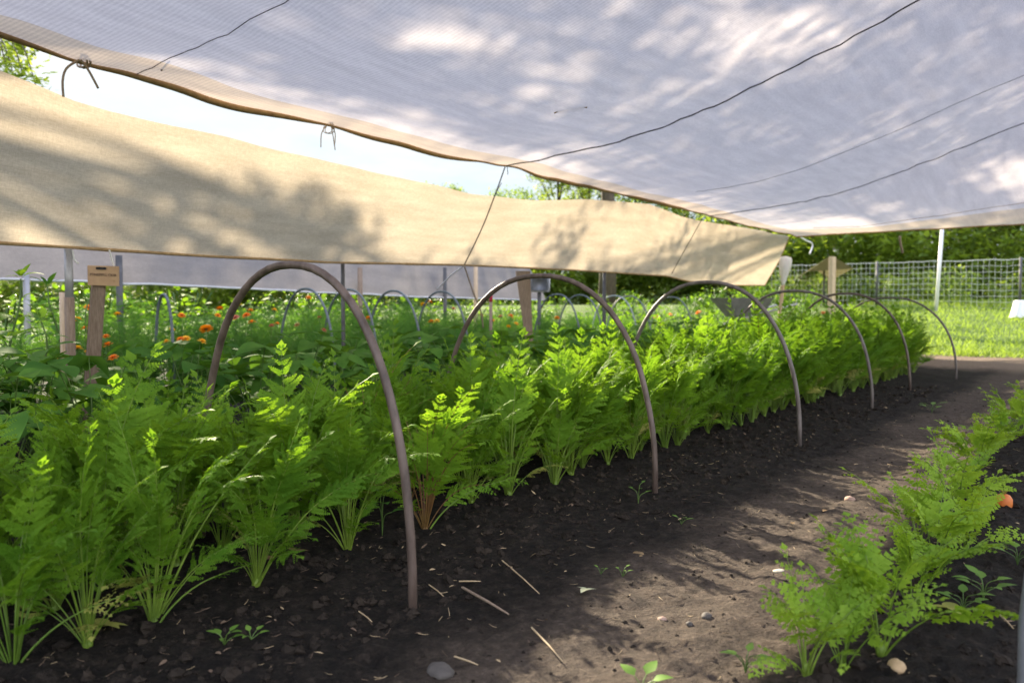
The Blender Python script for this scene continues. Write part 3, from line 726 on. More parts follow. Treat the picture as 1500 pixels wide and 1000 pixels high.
def hs(s): return float(np.interp(s, [-1, 2.4, 3.6, 5.2, 9], [.455, .49, .55, .60, .60])) / _vh
def span_of(s):
    k = sum(1 for h in hoop_s if h <= s) - 1
    return k
CG = 'mature carrot plants under the rusty hoops'
front_px = [(20, 968), (128, 935), (225, 903), (375, 850), (510, 803), (622, 770), (690, 733), (745, 722), (812, 708)]
fronts = []
for x, y in front_px:
    p = at_z(x, y, .03); fronts.append(ST(p.x, p.y))
s = fronts[-1][0] + .22
while s < 9.0:
    fronts.append((s, .53 + rng.uniform(-.05, .05))); s += rng.uniform(.12, .22)
cnt = {}
for s, t in fronts:
    k = span_of(s); cnt[k] = cnt.get(k, 0) + 1; i = cnt[k]
    lab = f'{ordn[i-1]} carrot plant of the path-side row before the biggest rusty hoop' if k < 0 else f'{ordn[i-1]} path-side carrot plant past the {hoopname[k]}'
    var = CV[3] if (i == 2 and k == 0) else CV[rng.choice([0, 1, 2, 4, 5, 6, 7, 8])]
    place_plant('carrot_plant', 'carrot plant', var, gp(s, t), rng.uniform(0, 6.28), hs(s) * rng.uniform(.82, 1.12), lab, CG, xs=float(np.interp(s, [.5, 3.5], [1.1, .95])), tilt=(rng.uniform(-.16, .16), rng.uniform(-.16, .16)))
for row, (t0, rn) in enumerate(((.70, 'second'), (.90, 'third'), (1.10, 'bean-side'))):
    s = -1.25
    while s < 9.1:
        k = span_of(s)
        lab = f'carrot plant in the {rn} row before the biggest rusty hoop' if k < 0 else f'carrot plant in the {rn} row past the {hoopname[k]}'
        place_plant('carrot_plant', 'carrot plant', rng.choice(CV), gp(s, t0 + rng.uniform(-.06, .06)), rng.uniform(0, 6.28), hs(s) * rng.uniform(.80, 1.14), lab, CG, xs=float(np.interp(s, [.5, 3.5], [1.1, .95])), tilt=(rng.uniform(-.18, .18), rng.uniform(-.18, .18)))
        s += rng.uniform(.15, .24)
# young row
yr = [(1235, 985, .8), (1415, 815, .9), (1180, 985, .9), (1290, 965, 1.1), (1335, 900, .95), (1370, 840, 1.05), (1345, 800, 1.0), (1400, 770, 1.05), (1395, 735, 1.05), (1430, 700, 1.05), (1440, 680, 1.0), (1470, 655, 1.05), (1500, 640, 1.1), (1480, 622, 1.0), (1520, 612, 1.1), (1545, 600, 1.1), (1570, 590, 1.1), (1600, 585, 1.1)]
for i, (x, y, sc) in enumerate(yr):
    p = at_z(x, y, .03)
    lab = f'{ordn[i]} pale green young carrot plant of the row across the path' if i < 20 else 'small young carrot plant beside the orange roots'
    q = Vector((p.x, p.y, gz(p.x, p.y)))
    place_plant('young_carrot_plant', 'carrot plant', CY[i % 6], q, rng.uniform(0, 6.28), sc * 1.0, lab, 'young carrot plants across the path', zs=.88)
# orange shoulders of carrots and a potato
def lump(name, px, py, r, zsq, m, label, cat, seed, stretch=1.0, dz=.4, n=10, rough=.06):
    p = at_z(px, py, .03); p.z = gz(p.x, p.y)
    mb = MB(); rr = random.Random(seed); off = Vector((rr.uniform(0, 50), rr.uniform(0, 50), 0)); vs = []; fs = []
    for i in range(n + 1):
        th = math.pi * i / n
        for j in range(2 * n):
            a = math.pi * j / n; d = Vector((math.sin(th) * math.cos(a) * stretch, math.sin(th) * math.sin(a), math.cos(th) * zsq))
            vs.append(d * r * (1 + rough * 3 * noise.noise(d * 1.7 + off)))
    for i in range(n):
        for j in range(2 * n): fs.append((i * 2 * n + j, i * 2 * n + (j + 1) % (2 * n), (i + 1) * 2 * n + (j + 1) % (2 * n), (i + 1) * 2 * n + j))
    mb.add(vs, fs); o = mb.build(name, m); p.z += r * zsq * dz; o.location = p; o.rotation_euler = (0, 0, rr.uniform(0, 3)); return tag(o, label, cat)
def root_veg(px, py, r, label, seed):
    p = at_z(px, py, .03); p.z = gz(p.x, p.y)
    o = empty('carrot_root', p, label, 'carrot', 'orange carrot roots showing above the soil')
    mb = MB(); tube(mb, [Vector((0, 0, -.03)), Vector((0, 0, .005)), Vector((0, 0, r * .9)), Vector((0, 0, r * 1.35)), Vector((0, 0, r * 1.5)), Vector((0, 0, r * 1.42))], [r * .8, r, r * .98, r * .7, r * .35, .002], 14); mb.build('root', M['carrot_root'], o)
    mb = MB()
    for k in range(4):
        a = k * 1.6 + seed; string(mb, [Vector((0, 0, r * 1.4)), Vector((.01 * math.cos(a), .01 * math.sin(a), r * 1.9)), Vector((.03 * math.cos(a), .03 * math.sin(a), r * 2.3))], .003)
    mb.build('stalk', M['yellow_leaf'], o)
root_veg(1441, 752, .022, 'smaller orange carrot root poking out of the soil', 1)
root_veg(1470, 748, .030, 'larger orange carrot root poking out of the soil', 2)
lump('potato', 1313, 990, .018, .8, M['potato'], 'tan potato lying at the foot of the young carrots', 'potato', 4, 1.3)

# ------------------------------------------------------------------ bean row
def ovate(u): return (math.sin(math.pi * (u ** .62)) ** .85) * (1.02 - .25 * u) + (.03 if u < .98 else 0)
def bean_variant(seed):
    r = random.Random(seed); ml = MB(); ms = MB()
    for i in range(13):
        az = i * 2.4 + r.uniform(-.4, .4); q = (i + .5) / 13
        lean = .25 + .75 * q; L = r.uniform(.26, .50) * (1.15 - .35 * q)
        h = Vector((math.cos(az), math.sin(az), 0)); P = [Vector((0, 0, 0))]
        for k in range(5):
            th = lean * (.5 + .16 * k); P.append(P[-1] + (h * math.sin(th) + Vector((0, 0, math.cos(th)))) * L / 5)
        tube(ms, P, [.004 - .0004 * k for k in range(6)], 5, cap=False)
        tip = P[-1]; sd = Vector((-h.y, h.x, 0))
        lsz = r.uniform(.10, .155)
        tilt = r.uniform(-.55, .15)
        for g, sc in ((0, 1.1), (-1, .95), (1, .95)):
            d = (h * (1 if g == 0 else .35) + sd * g * .95 + Vector((0, 0, tilt + r.uniform(-.2, .15)))).normalized()
            b = tip + (h * .02 if g == 0 else -h * .012)
            leaf(ml, b, d, Vector((r.uniform(-.3, .3), r.uniform(-.3, .3), 1)), lsz * sc, lsz * sc * .82, .18, r.uniform(.15, .5), ovate, 6)
    return ml.mesh('leaves', M['bean']), ms.mesh('stems', M['bean_stem'])
BV = [bean_variant(300 + i) for i in range(6)]
GB = 'dark green bean plants behind the carrots'
for row, (t0, rn) in enumerate(((2.25, 'carrot-side'), (2.75, 'middle'), (3.3, 'marigold-side'))):
    s = -1.6 if row < 2 else -1.8
    while s < 12.0:
        k = span_of(s)
        where = 'before the biggest rusty hoop' if k < 0 else f'level with the ground past the {hoopname[k]}'
        place_plant('bean_plant', 'bean plant', rng.choice(BV), gp(s, t0 + rng.uniform(-.12, .12)), rng.uniform(0, 6.28), rng.uniform(.92, 1.18), f'broad-leaved bean plant in the {rn} row {where}', GB, names=('leaves', 'stems'))
        s += rng.uniform(.30, .42)

# ------------------------------------------------------------------ tall leafy plants at the side of the bean row
def lance(u): return math.sin(math.pi * (u ** .75)) ** .9 + (.02 if u < .98 else 0)
def tall_plant(px, py_top, t, label, seed, wh=5, big=.17, m='tall'):
    p = on_t(px, py_top, t); b = Vector((p.x, p.y, gz(p.x, p.y))); H = p.z - b.z; r = random.Random(seed)
    o = empty('tall_leafy_plant', b, label, 'plant', 'tall leafy plants by the steel post')
    ms = MB(); ml = MB()
    stemp = [Vector((.03 * math.sin(k * .9 + seed), .03 * math.cos(k * .7 + seed), H * k / 8)) - Vector((.03 * math.sin(seed), .03 * math.cos(.0 + seed), 0)) for k in range(9)]
    tube(ms, stemp, [.011 - .0008 * k for k in range(9)], 7); ms.build('stem', M['bean_stem'], o)
    for k in range(2, 9):
        n = 4 if k < 8 else 6
        for j in range(n):
            az = j * 2 * math.pi / n + k * 1.1 + r.uniform(-.4, .4); el = r.uniform(.0, .6) if k < 8 else r.uniform(.5, 1.1)
            d = Vector((math.cos(az) * math.cos(el), math.sin(az) * math.cos(el), math.sin(el)))
            L = big * r.uniform(.7, 1.2) * (1 if k < 7 else .6)
            string(ms, [stemp[k], stemp[k] + d * .03], .002)
            leaf(ml, stemp[k] + d * .02, d, Vector((r.uniform(-.2, .2), r.uniform(-.2, .2), 1)), L, L * .36, .22, r.uniform(.3, 1.1), lance, 6)
    ml.build('leaves', M[m], o); return o
tall_plant(28, 408, 3.9, 'tallest leafy weed with a bright top, before the dark gap', 1, big=.17, m='salad')
tall_plant(62, 470, 3.6, 'bushy lance-leaved plant standing before the steel post', 2, big=.20)
tall_plant(12, 500, 3.3, 'broad drooping plant cut off by the picture edge', 3, big=.24)
tall_plant(72, 420, 4.9, 'thin dark leafy plant just behind the steel post', 4, big=.2, m='bean')
tall_plant(128, 440, 4.9, 'slim leafy plant between the steel post and the sign', 5, big=.13)
tall_plant(-30, 450, 3.9, 'leafy plant at the very edge by the tall weeds', 6, big=.2)

# ------------------------------------------------------------------ feathery marigold bed
def feather(seed, H=.75, n=26):
    r = random.Random(seed); ml = MB(); ms = MB()
    for i in range(n):
        az = r.uniform(0, 6.28); lean = r.uniform(.05, .45); L = H * r.uniform(.6, 1.08); h = Vector((math.cos(az), math.sin(az), 0))
        P = [Vector((r.uniform(-.05, .05), r.uniform(-.05, .05), 0))]
        for k in range(6): th = lean * (.6 + .15 * k); P.append(P[-1] + (h * math.sin(th) + Vector((0, 0, math.cos(th)))) * L / 6)
        tube(ms, P, [.004 - .0005 * k for k in range(7)], 4, cap=False)
        for k in range(1, 7):
            for q in range(5):
                a2 = r.uniform(0, 6.28); e = r.uniform(.0, .9); d = Vector((math.cos(a2) * math.cos(e), math.sin(a2) * math.cos(e), math.sin(e)))
                LL = r.uniform(.07, .13); c = P[k] + (P[k - 1] - P[k]) * r.random()
                sd = frame(d)[0]
                for g in range(4):
                    b = c + d * LL * (.25 + .2 * g)
                    for sg in (-1, 1):
                        dd = (d * .7 + sd * sg * .7 + Vector((0, 0, r.uniform(-.2, .3)))).normalized(); x = frame(dd)[1]
                        l2 = LL * .42; ml.add([b - x * .0022, b + dd * l2, b + x * .0022], [(0, 1, 2)])
                x = frame(d)[1]; ml.add([c - x * .002, c + d * LL, c + x * .002], [(0, 1, 2)])
    return ml.mesh('foliage', M['dill']), ms.mesh('stems', M['bean_stem'])
FV = [feather(400 + i) for i in range(5)]
GF = 'feathery green plants filling the marigold bed'
for row, t0 in enumerate((5.1, 5.55, 6.05, 6.6)):
    s = -1.5
    while s < 12.5:
        sc = rng.uniform(.9, 1.1) * (.66, .86, 1.02, 1.1)[row] * (.72 if s < 1.6 else 1.0 if s < 7 else .8)
        rn = ['bean-side', 'second', 'third', 'cloth-side'][row]
        where = 'by the sign board' if s < 2.2 else 'by the first blue hoops' if s < 6.5 else 'past the brown cord' if s < 9.5 else 'towards the far posts'
        place_plant('feathery_plant', 'plant', rng.choice(FV), gp(s, t0 + rng.uniform(-.15, .15)), rng.uniform(0, 6.28), sc, f'feathery green plant in the {rn} row {where}', GF)
        s += rng.uniform(.36, .5)
def blossom_mesh(m, seed, dbl=True):
    r = random.Random(seed); mb = MB(); me_ = MB()
    for ring, (n, L, el) in enumerate(((15, .030, .10), (13, .024, .45), (9, .016, .85))):
        for k in range(n):
            a = 2 * math.pi * k / n + ring * .2 + r.uniform(-.08, .08); e = el + r.uniform(-.1, .1)
            d = Vector((math.cos(a) * math.cos(e), math.sin(a) * math.cos(e), math.sin(e)))
            leaf(mb, d * .004 + Vector((0, 0, .002 * ring)), d, Vector((0, 0, 1)), L, .0105, .1, .25, lambda u: .55 + .6 * math.sin(math.pi * u * .8), 3)
    return mb.mesh('blossom', m)
def eye_mesh():
    mb = MB(); tube(mb, [Vector((0, 0, .0)), Vector((0, 0, .008)), Vector((0, 0, .012))], [.009, .008, .002], 10); return mb.mesh('flower_eye', M['flower_eye'])
def marigold_base(seed):
    r = random.Random(seed); ml = MB()
    for i in range(26):
        az = i * 2.4; q = i / 26; z = -.42 + .38 * q
        d = Vector((math.cos(az), math.sin(az), r.uniform(.0, .7))).normalized()
        L = .12 * (1 - .45 * q)
        for g in range(4):
            b = Vector((0, 0, z)) + d * L * (.2 + .25 * g); sd = frame(d)[0]
            for sg in (-1, 1):
                dd = (d * .7 + sd * sg * .7).normalized(); leaf(ml, b, dd, Vector((0, 0, 1)), L * .4, .012, .1, .3, None, 2)
    return ml.mesh('leaves', M['dill'])
OB = [blossom_mesh(M['orange'], i) for i in range(3)]; YB = [blossom_mesh(M['yellow'], i) for i in range(2)]; PB = [blossom_mesh(M['pink'], 1)]
EY = eye_mesh(); MBASE = [marigold_base(i) for i in range(3)]
fl = [(78, 532, 4.3, 'o', 1.5, 'large orange marigold at the foot of the lance-leaved plant'), (103, 526, 4.75, 'o', 1.0, 'reddish orange marigold beside the steel post foot'), (113, 526, 4.75, 'y', 1.05, 'yellow marigold beside the steel post foot'),
      (166, 524, 4.4, 'o', 1.15, 'orange marigold at the foot of the sign stake'), (114, 510, 4.8, 'y', 1.15, 'yellow-orange marigold between steel post and sign stake'), (158, 505, 4.9, 'o', 1.2, 'orange marigold against the sign stake at mid height'), (128, 515, 4.9, 'y', .8, 'small yellow marigold low between post and stake'),
      (155, 493, 5.0, 'o', 1.0, 'orange marigold just above its twin by the stake'), (125, 481, 5.1, 'o', .95, 'small round red-orange marigold beside the post'), (113, 468, 5.3, 'y', 1.1, 'flat yellow marigold beside the post'), (130, 451, 5.7, 'o', 1.3, 'high orange marigold between post and sign card'), (172, 460, 5.6, 'y', 1.0, 'yellow marigold in front of the dark post'),
      (302, 482, 5.2, 'o', 1.75, 'biggest orange marigold inside the biggest rusty hoop'), (264, 497, 5.0, 'o', 1.1, 'orange marigold beside the narrow hoop, one of a pair'), (272, 496, 5.0, 'y', 1.15, 'amber marigold beside the narrow hoop, one of a pair'), (244, 500, 5.0, 'y', .9, 'dull amber marigold before the narrow hoop'), (296, 500, 5.0, 'y', 1.2, 'amber marigold low inside the biggest rusty hoop'), (266, 462, 5.8, 'o', 1.15, 'orange marigold close to the top of the narrow hoop'), (252, 482, 5.4, 'y', .8, 'faded marigold before the narrow hoop'),
      (322, 452, 5.9, 'o', 1.15, 'orange marigold touching the biggest rusty hoop, upper one'), (319, 462, 5.7, 'o', 1.0, 'orange marigold touching the biggest rusty hoop, lower one'), (345, 465, 5.7, 'p', 1.2, 'salmon marigold inside the biggest rusty hoop'), (361, 462, 5.7, 'o', 1.35, 'wide orange marigold inside the biggest rusty hoop'), (367, 455, 5.9, 'o', 1.2, 'orange marigold above the wide one'), (369, 472, 5.6, 'o', 1.35, 'round orange marigold below the wide one'), (350, 447, 6.2, 'y', 1.2, 'yellow marigold highest inside the biggest rusty hoop'),
      (398, 477, 5.4, 'p', .9, 'small salmon marigold at a blue hoop leg'), (406, 474, 5.5, 'o', 1.0, 'orange marigold just inside a blue hoop leg'), (402, 454, 6.0, 'y', 1.1, 'yellow marigold outside the blue hoop arch'), (435, 476, 5.6, 'p', 1.0, 'dim salmon marigold under the blue hoop arch'), (474, 484, 5.4, 'p', 1.3, 'flat salmon marigold before the thin dark post'), (468, 465, 5.9, 'p', .9, 'small brick-red marigold before the thin dark post'), (452, 436, 6.5, 'o', 1.2, 'orange marigold touching the top of a blue hoop'),
      (540, 466, 5.7, 'o', 1.2, 'orange marigold at the foot of the clear blue hoop'), (632, 471, 5.6, 'o', 1.2, 'orange marigold beside the crossing blue hoops, one of two'), (640, 470, 5.7, 'y', 1.2, 'amber marigold beside the crossing blue hoops, one of two'), (620, 446, 6.4, 'y', 1.3, 'yellow marigold above the crossing blue hoops'), (630, 442, 6.5, 'o', 1.1, 'amber marigold highest by the crossing blue hoops'), (664, 452, 6.2, 'p', 1.2, 'pinkish marigold under the right crossing hoop'),
      (722, 470, 5.6, 'o', 1.2, 'orange marigold below the red tape stake'), (733, 464, 5.8, 'p', 1.4, 'salmon marigold beside the red tape stake'), (748, 463, 5.8, 'o', 1.6, 'orange marigold before the tapering board'), (756, 474, 5.5, 'y', 1.2, 'yellow marigold below the tapering board'), (774, 463, 5.9, 'o', 1.8, 'wide orange marigold just past the tapering board'), (816, 466, 5.8, 'o', 1.5, 'orange marigold by the low hoop near the box'), (792, 451, 6.4, 'o', 1.3, 'orange marigold at the grey box post'), (745, 478, 5.4, 'y', 1.0, 'yellow marigold low below the tapering board'), (705, 462, 6.0, 'p', 1.3, 'pale salmon marigold beside the brown cord'),
      (982, 461, 6.0, 'o', 1.7, 'vivid orange marigold inside the third rusty hoop'), (1023, 458, 6.2, 'o', 2.2, 'broad flat orange marigold under the burlap end'), (960, 464, 6.2, 'p', 1.8, 'salmon marigold beside the thin hoop leg'), (970, 476, 5.6, 'o', 1.5, 'orange marigold low at the thin hoop leg'), (1206, 459, 3.3, 'p', 1.9, 'small orange bloom at the foot of the pale fence post')]
for i, (x, y, t, c, sc, lab) in enumerate(fl):
    p = on_t(x, y, t); b = Vector((p.x, p.y, gz(p.x, p.y))); H = p.z - b.z; r = random.Random(i)
    o = empty('marigold', b, lab.replace('right ', 'far '), 'flower', 'marigolds')
    ms = MB(); pts = [Vector((r.uniform(-.04, .04), r.uniform(-.04, .04), -.01)), Vector((r.uniform(-.03, .03), r.uniform(-.03, .03), H * .5)), Vector((0, 0, H))]
    string(ms, pts, .004); ms.build('stem', M['bean_stem'], o)
    bo = link('blossom', r.choice({'o': OB, 'y': YB, 'p': PB}[c]), o); bo.location = (0, 0, H); bo.scale = (sc * 1.08,) * 3; bo.rotation_euler = (r.uniform(.1, .5), r.uniform(-.3, .3), r.uniform(0, 6))
    ey = link('flower_eye', EY, bo)
    lv = link('leaves', r.choice(MBASE), o); lv.location = (0, 0, H - .05)

# ------------------------------------------------------------------ bright salad bushes behind, under and past the grey cover
def bush_variant(seed, m, H=.8, R=.35, n=110, L=(.07, .13)):
    r = random.Random(seed); ml = MB(); ms = MB()
    for i in range(7):
        a = i * .9; string(ms, [Vector((0, 0, 0)), Vector((math.cos(a) * R * .4, math.sin(a) * R * .4, H * .5)), Vector((math.cos(a) * R * .8, math.sin(a) * R * .8, H * .85))], .008)
    for i in range(n):
        a = r.uniform(0, 6.28); rr = R * math.sqrt(r.random()); z = H * r.uniform(.12, 1) * (1 - .25 * (rr / R) ** 2)
        d = Vector((math.cos(a) + r.uniform(-.6, .6), math.sin(a) + r.uniform(-.6, .6), r.uniform(-.3, .8))).normalized(); l = r.uniform(*L)
        leaf(ml, Vector((math.cos(a) * rr, math.sin(a) * rr, z)), d, Vector((r.uniform(-.5, .5), r.uniform(-.5, .5), 1)), l, l * .6, .15, r.uniform(.1, .6), ovate, 4)
    return ml.mesh('leaves', m), ms.mesh('stems', M['bean_stem'])
SV = [bush_variant(500 + i, M['salad']) for i in range(3)]
GS = 'bright leafy bushes behind the marigolds'
s = 1.2
i = 0
while s < 24:
    t0 = 9.6 + rng.uniform(-.7, .8) if s < 10 else rng.uniform(5.0, 8.5)
    sc = rng.uniform(1.1, 1.55) if s < 10 else rng.uniform(.7, 1.1)
    where = 'under the grey cloth by the sign' if s < 4 else 'under the grey cloth behind the first blue hoops' if s < 8 else 'past the end of the grey cloth' if s < 14 else 'under the far end of the burlap'
    place_plant('leafy_bush', 'bush', SV[i % 3], gp(s, t0), rng.uniform(0, 6.28), sc, f'bright yellow-green leafy bush {where}', GS, names=('leaves', 'stems'))
    i += 1; s += rng.uniform(.4, .6)
for q in range(74):
    s = rng.uniform(9.5, 17) if q < 26 else rng.uniform(8.5, 22); t0 = rng.uniform(2.2, 6.8) if q < 26 else rng.uniform(6.6, 13.5)
    if s < 12.8 and t0 < 3.8: s += 3.2
    place_plant('leafy_bush', 'bush', SV[q % 3], gp(s, t0), rng.uniform(0, 6.28), rng.uniform(.6, .95) * (1 if q < 26 else 1.3), 'bright yellow-green leafy bush in the sun beyond the bean rows' if q < 26 else 'bright leafy bush standing behind the blue-grey hoops', GS, names=('leaves', 'stems'))

# ------------------------------------------------------------------ wheelbarrow, bottle stake, bucket
p = at_y(1088, 452, 15.5); b = Vector((p.x, p.y, gz(p.x, p.y)))
wb = empty('wheelbarrow', b, 'light grey wheelbarrow half hidden behind the rusty hoops under the burlap end', 'wheelbarrow', rz=.25)
mb = MB()
def ringbox(z, x0, x1, w0): return [Vector((x0, -w0, z)), Vector((x1, -w0, z)), Vector((x1, w0, z)), Vector((x0, w0, z))]
o1 = ringbox(.98, -.52, .45, .36); o2 = ringbox(.62, -.24, .30, .22); i1 = [v * .97 + Vector((0, 0, .03)) for v in o1]; i2 = [v * .93 + Vector((0, 0, .05)) for v in o2]
mb.add(o1 + o2 + i1 + i2, [(4, 5, 1, 0), (5, 6, 2, 1), (6, 7, 3, 2), (7, 4, 0, 3), (7, 6, 5, 4), (0, 1, 9, 8), (1, 2, 10, 9), (2, 3, 11, 10), (3, 0, 8, 11), (8, 9, 13, 12), (9, 10, 14, 13), (10, 11, 15, 14), (11, 8, 12, 15), (12, 13, 14, 15)])
mb.build('tub', M['greyplastic'], wb, smooth=False)
for sg in (-1, 1):
    mb = MB(); string(mb, [Vector((-.6, sg * .05, .25)), Vector((-.1, sg * .2, .58)), Vector((.5, sg * .28, .74)), Vector((1.0, sg * .3, .86))], .02, 8); mb.build('handle', M['galv'], wb)
    mb = MB(); string(mb, [Vector((.25, sg * .22, .64)), Vector((.34, sg * .24, .3)), Vector((.36, sg * .24, 0))], .018, 8); mb.build('leg', M['galv'], wb)
mb = MB(); tube(mb, [Vector((-.6, .19 * 0 + math.cos(a) * 0, 0)) + Vector((math.cos(a) * .17, 0, .20 + math.sin(a) * .17)) for a in [k * math.pi / 10 for k in range(21)]], .035, 8); wh = mb.build('wheel', M['rubber'], wb)
mb = MB(); tube(mb, [Vector((-.6, -.05, .2)), Vector((-.6, .05, .2))], .10, 14); mb.build('rim', M['galv'], wh)

p = at_y(1150, 390, 13.5); pb = at_y(1136, 455, 13.4); g0 = gz(pb.x, pb.y)
o = empty('bottle_stake', (pb.x, pb.y, g0), 'white plastic bottle upturned on a leaning stake past the burlap end', 'stake')
dv = (p - Vector((pb.x, pb.y, g0)))
mb = MB(); tube(mb, [Vector((0, 0, -.1)) , dv], [.035, .03], 8); mb.build('stick', M['palewood'], o)
Zb = dv.normalized(); mb = MB(); hs = [(-.34, .025), (-.28, .035), (-.16, .065), (-.02, .10), (.10, .105), (.15, .09), (.17, .02)]
tube(mb, [dv + Zb * z for z, r_ in hs], [r_ for z, r_ in hs], 14); mb.build('bottle', M['white'], o)

p = at_y(1496, 442, 19.0); g0 = gz(p.x, p.y)
bk = empty('upturned_bucket', (p.x, p.y, g0), 'white upturned bucket in the grass at the edge of the lawn', 'bucket')
mb = MB(); tube(mb, [Vector((0, 0, 0)), Vector((0, 0, .05)), Vector((0, 0, .4)), Vector((0, 0, .42))], [.24, .225, .15, .12], 20); mb.build('body', M['white'], bk)
mb = MB(); tube(mb, [Vector((0, 0, .0)), Vector((0, 0, .035))], .25, 20); mb.build('rim', M['white'], bk)

# ------------------------------------------------------------------ fence behind the lawn
fa = at_y(1640, 445, 19.0); fb = at_y(1130, 448, 27.0)
def fpt(q): 
    p = fa.lerp(fb, q); return Vector((p.x, p.y, gz(p.x, p.y)))
fence = empty('net_fence', fpt(0), 'long white wire net fence along the back of the lawn', 'fence')
Lf = (fb - fa).length; FH = 1.30
mb = MB(); nn = int(Lf / .145)
def fp(q, z): return fpt(q) + Vector((0, 0, z)) - fence.location + Vector((.02 * noise.noise(Vector((q * 60, z * 4, 0))), 0, .03 * noise.noise(Vector((q * 25, 0, z)))))
for i in range(nn + 1):
    q = i / nn; tube(mb, [fp(q, .02), fp(q, FH * .5), fp(q, FH)], .0038, 4, cap=False)
for j in range(9):
    z = .03 + (FH - .03) * j / 8; tube(mb, [fp(i / 60, z) for i in range(61)], .0045 if j < 8 else .009, 4, cap=False)
mb.build('netting', M['wire'], fence)
for q in (.02, .22, .62, .80):
    mb = MB(); tube(mb, [fp(q, -.1), fp(q, FH + .05)], .035, 8); mb.build('fence_post', M['darkpost'], fence)
pb = at_y(1371, 448, 21.5); g0 = gz(pb.x, pb.y); pt = at_y(1381, 325, 21.5)
mb = MB(); tube(mb, [Vector((0, 0, -.1)), Vector((pt.x - pb.x, 0, pt.z - g0))], .045, 10); o = mb.build('white_pole', M['white']); o.location = (pb.x, pb.y, g0); tag(o, 'tall white pole standing before the wire fence', 'pole')
pb = at_y(1218, 455, 20.5); g0 = gz(pb.x, pb.y); pt = at_y(1218, 376, 20.5)
mb = MB(); box(mb, Vector((0, 0, (pt.z - g0) / 2 - .1)), .14, .14, pt.z - g0 + .2, bev=.01); o = mb.build('wooden_fence_post', M['palewood'], smooth=False); o.location = (pb.x, pb.y, g0); o.rotation_euler = (0, 0, .5); tag(o, 'square pale wooden post where the fence net begins', 'post')
# little net tent behind the wooden post
a = at_y(1218, 374, 24.5); l = at_y(1182, 398, 24.5); r2 = at_y(1250, 393, 24.5)
mb = MB(); back = Vector((0, 1.6, -.3)); 
mb.add([a, l, r2, a + back, l + back, r2 + back], [(0, 1, 2), (0, 3, 4, 1), (0, 2, 5, 3)])
o = mb.build('net_tent', fabricmat('tan_netting', (.16, .15, .07), (.26, .23, .12), .6, 30, 'X'), smooth=False); tag(o, 'small tan net tent with a peaked top behind the wooden post', 'tent')

# ------------------------------------------------------------------ lawn grass (stuff)
mb = MB(); r = random.Random(5)
for i in range(52000):
    s = 13.2 + 18 * r.random() ** 1.25; t = r.uniform(-14, 5.0)
    p = W(s, t)
    if abs(p.x / p.y) > .75 or p.x / p.y < .22: continue
    p.z = gz(p.x, p.y); h = r.uniform(.05, .13) * (1 + .8 * max(0, noise.noise(Vector((s, t, 0))))) * (1 + .5 * sstep((s - 20) / 6)); a = r.uniform(0, 6.28); wd = .006 + .004 * r.random()
    d = Vector((math.cos(a), math.sin(a), 0)); l = Vector((r.uniform(-.6, .6), r.uniform(-.6, .6), 1)).normalized()
    mb.add([p - d * wd, p + d * wd, p + l * h * .6 + d * wd * .7, p + l * h + Vector((l.x, l.y, -.1)) * h * .4], [(0, 1, 2), (0, 2, 3)])
tag(mb.build('lawn_grass', M['grassblade']), 'short sunlit grass of the lawn past the beds', 'grass', kind='stuff')

# ------------------------------------------------------------------ trees
def crown_leaves(mb, c, R, n, L, r, flat=.8):
    for i in range(n):
        d = Vector((r.gauss(0, 1), r.gauss(0, 1), r.gauss(0, 1))).normalized() * (r.random() ** .45)
        p = c + Vector((d.x * R, d.y * R, d.z * R * flat)); a = Vector((r.gauss(0, 1), r.gauss(0, 1), r.gauss(0, .6))).normalized(); x, y = frame(a)
        l = L * r.uniform(.6, 1.3); wd = l * .55
        mb.add([p - x * wd * .5, p + a * l * .5 - x * wd * .35 + y * l * .06, p + a * l, p + x * wd * .5 + a * l * .3], [(0, 1, 2, 3)])
def tree_variant(seed, H, R, m, nclump=64, per=100, L=.30, trunkr=.2):
    r = random.Random(seed); ml = MB(); mt = MB()
    tube(mt, [Vector((0, 0, -.3)), Vector((.1, .05, H * .3)), Vector((.15, -.1, H * .6)), Vector((.1, 0, H * .9))], [trunkr * 1.3, trunkr, trunkr * .6, trunkr * .15], 9)
    for i in range(nclump):
        th = r.uniform(0, 6.28); z = H * (.04 + .94 * r.random()); k = math.sin(math.pi * min(1, .22 + .75 * z / H)) ** .6
        rr = R * k * math.sqrt(r.uniform(.15, 1)); c = Vector((math.cos(th) * rr, math.sin(th) * rr, z))
        crown_leaves(ml, c, r.uniform(.55, 1.15) * R * .30, per, L, r)
        if i % 3 == 0: string(mt, [Vector((.1, 0, z * .65)), c * .5 + Vector((0, 0, z * .35)), c], trunkr * .18, 5)
    return ml.mesh('crown', m), mt.mesh('trunk', M['bark'])
TV = [tree_variant(600, 10, 4.0, M['tree']), tree_variant(601, 9, 4.4, M['tree2']), tree_variant(602, 11, 3.6, M['tree'])]
GT = 'trees of the wood behind the garden'
def far_tree(px, y, sc, v, label):
    d = ray(px, 450); p = CAM + d * (y / d.y); g = gz(p.x, p.y)
    return place_plant('tree', 'tree', TV[v], Vector((p.x, p.y, g)), rng.uniform(0, 6.28), sc, label, GT, names=('crown', 'trunk'))
for i, px in enumerate((1150, 1235, 1300, 1375, 1440, 1510, 1590, 1680)):
    far_tree(px, 34 + (i % 3) * 2.5, rng.uniform(.95, 1.15), i % 3, f'{ordn[i]} leafy tree behind the wire fence, counted from the burlap end')
for i, px in enumerate((1190, 1270, 1345, 1410, 1480, 1560)):
    far_tree(px, 42, 1.15, (i + 1) % 3, 'dark tree deep in the wood behind the wire fence')
